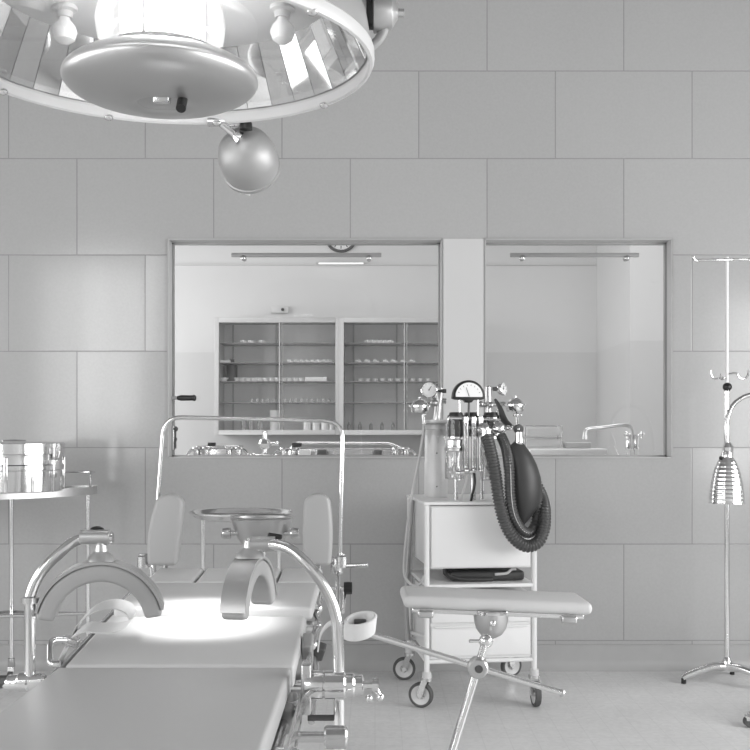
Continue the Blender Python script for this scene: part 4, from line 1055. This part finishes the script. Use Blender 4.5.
def corrugated(name, pts, r_, label_, seam=False):
    pts = [wm(A) @ p for p in pts]
    # dense resample by length
    out = [pts[0]]; step = .0033; acc = 0
    for a, b_ in zip(pts, pts[1:]):
        L_ = (b_-a).length; t = step-acc
        while t <= L_: out.append(a+(b_-a)*(t/L_)); t += step
        acc = L_-(t-step)
    o = thing(name, label_, 'hose', min(out, key=lambda p: p.z))
    MB().tube(out, r_, 16, rf=lambda t, i: r_*(1.0 if (i % 4) in (0, 1) else .80)).build('corrugation', M_hose, o, ang=80)
    b = MB(); b.cyl(out[0]+Vector((0, 0, .02)), out[0]-Vector((0, 0, .012)), r_*.95); b.build('cuff', M_chrome, o)
    if seam:
        sm = [p+Vector((.003, -r_*.98, 0)) for p in out[6:int(len(out)*.62):3]]
        MB().tube(sm, .0016, 6).build('seam', M_cable, o)
    return o
hA = smooth([PL(486, 434, -.03), PL(490, 448, -.06), PL(495, 472, -.10), PL(499, 500, -.125), PL(504, 520, -.13), PL(513, 537, -.125), PL(526, 546, -.115), PL(538, 542, -.10), PL(544, 528, -.08), PL(544.5, 510, -.04), PL(541, 495, .03), PL(534, 480, .06), PL(528, 468, .08)], 10)
hB = smooth([PL(500, 434, .0), PL(506, 448, -.05), PL(509, 468, -.115), PL(510, 495, -.13), PL(513, 514, -.125), PL(520, 528, -.10), PL(528, 533, -.07), PL(534, 528, -.045), PL(537, 516, -.035), PL(538, 502, -.02), PL(536, 488, .04), PL(530, 474, .08)], 10)
corrugated('breathing_hose', hA, .0265, 'front corrugated black breathing hose looping lowest on the trolley')
corrugated('breathing_hose', hB, .0225, 'rear corrugated black breathing hose with pale seam, hanging inside the lower loop', True)
# breathing bag
c0 = wm(A) @ PL(519, 440, -.058)
o = thing('breathing_bag', 'flat black rubber breathing bag hanging at the right of the hoses', 'bag', wm(A) @ PL(524, 526, -.058))
n = 28; m_ = 24; vs = []; fs = []
ztop = c0.z; sc = 4.45/F
cp = [(440, 519, 3), (446, 517.5, 8), (455, 519, 13), (465, 521, 16), (478, 523, 18), (490, 523.5, 18.2), (500, 524, 17), (508, 523.5, 14), (515, 523, 9.5), (521, 522.5, 5), (526, 522, 1.5)]
def lerp(tab, y):
    for (a, *p), (b_, *q) in zip(tab, tab[1:]):
        if y <= b_: t = (y-a)/(b_-a); return [u+(v-u)*t for u, v in zip(p, q)]
    return list(tab[-1][1:])
for i in range(n+1):
    yy = 440+86*i/n; cx_, hw = lerp(cp, yy); cpos = P(cx_, yy, c0.y)
    for j in range(m_):
        a = 2*PI*j/m_; ca, sa = math.cos(a), math.sin(a)
        th = min(hw*sc*.55, .042)*(1-.25*math.cos(2*a))
        vs.append(cpos+Vector((hw*sc*(abs(ca)**.9)*(1 if ca > 0 else -1), th*sa, 0)))
for i in range(n):
    for j in range(m_): fs.append((i*m_+j, i*m_+(j+1) % m_, (i+1)*m_+(j+1) % m_, (i+1)*m_+j))
fs += [tuple(range(m_)), tuple(reversed(range(n*m_, (n+1)*m_)))]
bg = MB().add(vs, fs).build('bag_body', M_rubber, o, ang=180)
MB().box((P(522.5, 476, c0.y).x, c0.y-.046, P(0, 476.5, c0.y).z), (.024, .002, .0022)).build('bag_mark', M_cable, o)
MB().cyl(P(521, 524, c0.y), P(521, 533, c0.y), .004).build('bag_tail', M_black, o)
# black strap/hose going up behind the valves
pts = [wm(A) @ p for p in smooth([PL(495, 399, .12), PL(500, 408, .11), PL(504, 420, .09), PL(508, 427, .06)], 6)]
o = MB().tube(pts, .010, 12, rf=lambda t, i: .005+.016*t).build('face_mask_hose', M_rubber, origin=pts[-1])
tag(o, 'short tapering black rubber hose rising behind the breathing valves', 'hose')

# ------------------------------------------------------------------ drip stand
def drip_stand():
    Y = 4.86; x = P(727, 0, Y).x
    r = thing('drip_stand', 'tall chrome drip stand with hooks near the wall at the right', 'stand', (x, Y, 0))
    ztop = P(0, 257, Y).z; zk = P(0, 387, Y).z
    MB().cyl((x, Y, .10), (x, Y, zk), .0115).build('lower_pole', M_chrome, r)
    MB().cyl((x, Y, zk-.02), (x, Y, ztop), .0075).build('upper_pole', M_enamel, r)
    b = MB(); b.sph((x, Y-.004, zk), .021, 18, (1, 1, .95)); b.build('height_knob', M_black, r)
    b = MB(); s = Y/F
    b.box((x-.055, Y, ztop-.014), (.155, .032, .010), (0, -.02, 0)); b.box((x+.055, Y+.0, ztop-.012), (.07, .032, .008), (0, .03, 0))
    b.tube(smooth([(x-.13, Y, ztop-.018), (x-.150, Y-.006, ztop-.014), (x-.157, Y-.01, ztop+.002)], 5), .007, 10)
    b.tube(smooth([(x+.09, Y, ztop-.012), (x+.12, Y, ztop-.014), (x+.128, Y, ztop+.004)], 5), .006, 10)
    b.build('top_hook_bar', M_chrome, r, bev=.003)
    for s_ in (-1, 1):
        b = MB(); zz = P(0, 372, Y).z
        if s_ < 0: pts = [(x, Y, zz-.03), (x-.04, Y-.02, zz-.028), (x-.06, Y-.02, zz-.034), (x-.076, Y-.02, zz-.02), (x-.082, Y-.02, zz+.006)]
        else: pts = [(x, Y, zz-.012), (x+.035, Y-.02, zz-.006), (x+.05, Y-.02, zz-.028), (x+.075, Y-.02, zz-.03), (x+.088, Y-.02, zz-.012), (x+.09, Y-.02, zz+.008)]
        b.tube(smooth(pts, 6), .0045, 8)
        if s_ < 0: b.tube(smooth([(x-.004, Y, zz-.03), (x-.035, Y-.03, zz-.034), (x-.042, Y-.04, zz-.01)], 6), .004, 8)
        b.build('side_hook', M_chrome, r)
    MB().lathe([(.020, .055), (.024, .07), (.022, .10), (.015, .115), (.0115, .12)], (x, Y, 0), n=24).build('hub', M_chrome, r)
    for a in (R(182), R(-48), R(65)):
        d = Vector((math.cos(a), math.sin(a), 0)); Lg = .205 if a > R(100) else .26
        if a > 1 and a < 2: Lg = .20
        q = Vector((x, Y, 0))
        pts = smooth([q+d*.0+Z*.075, q+d*Lg*.25+Z*.078, q+d*Lg*.55+Z*.064, q+d*Lg*.85+Z*.042, q+d*Lg+Z*.026], 6)
        k = MB().tube(pts, .014, 14, rf=lambda t, i: .021-.007*t).build('leg', M_chrome, r)
        MB().cyl(q+d*Lg*.97, q+d*Lg*.97+Z*.024, .011).build('foot_tip', M_black, k)
drip_stand()

# ------------------------------------------------------------------ gooseneck lamp at the right edge
def gooseneck():
    Y = 4.20; c = P(727, 502, Y); sx = P(790, 0, Y).x
    r = thing('gooseneck_lamp', 'chrome gooseneck floor lamp with ribbed bell shade, at the right edge', 'lamp', (sx, Y, 0))
    H = (502-452)/F*Y; rr = 17.0/F*Y
    prof = [(.006, H+.012), (.016, H+.010), (.020, H-.002), (.022, H-.02)]
    n = 88
    for i in range(n+1):
        t = i/n; z = (H-.022)*(1-t); q = .024+(rr-.024)*(math.sin(t*PI/2)**.66); q += .0006*math.cos(t*2*PI*11)
        prof.append((q, z))
    prof += [(rr+.003, -.001), (rr+.003, -.005), (rr-.002, -.005), (rr-.002, 0)]
    for i in range(10, -1, -1):
        t = i/10; prof.append((.020+(rr-.024)*(math.sin(t*PI/2)**.66), (H-.024)*(1-t)))
    MB().lathe(prof, c, Z, n=48).build('bell_shade', M_chrome, r)
    neck = smooth([P(728, 452, Y), P(726, 430, Y), P(728, 416, Y), P(735, 403, Y), P(750, 395, Y), P(768, 398, Y), P(780, 412, Y), P(788, 440, Y), P(790, 480, Y)], 8)
    MB().tube(neck, .0085, 12, rf=lambda t, i: .0085+.0008*(i % 2)).build('gooseneck', M_chromeD, r)
    b = MB(); b.cyl(P(722, 458, Y-.01), P(729, 458, Y-.01), .006); b.sph(P(721, 458, Y-.01), .008, 10); b.build('switch', M_black, r)
    MB().lathe([(.012, 0), (.018, .006), (.022, .03), (.014, .045), (.010, .05)], P(728, 455, Y), n=20).build('socket', M_chrome, r)
    MB().sph(P(727, 492, Y), .028, 18).build('bulb', M_bulbo, r)
    zt = P(0, 480, Y).z
    MB().cyl((sx, Y, .07), (sx, Y, zt+.02), .012).build('pole', M_chrome, r)
    for a in (R(198), R(-40), R(80)):
        d = Vector((math.cos(a), math.sin(a), 0)); q = Vector((sx, Y, 0)); Lg = .19
        k = MB().tube(smooth([q+Z*.085, q+d*Lg*.4+Z*.075, q+d*Lg*.8+Z*.055, q+d*Lg+Z*.046], 6), .014, 12, rf=lambda t, i: .019-.006*t).build('leg', M_chrome, r)
        e = q+d*Lg; MB().cyl(e+Z*.030+Vector((-.0, -.012, -.008)), e+Z*.030+Vector((0, .012, -.008)), .0215, n=20).build('caster_wheel', M_tyre, k)
        MB().box(e+Z*.036, (.03, .034, .02)).build('caster_fork', M_chrome, k, bev=.004)
gooseneck()
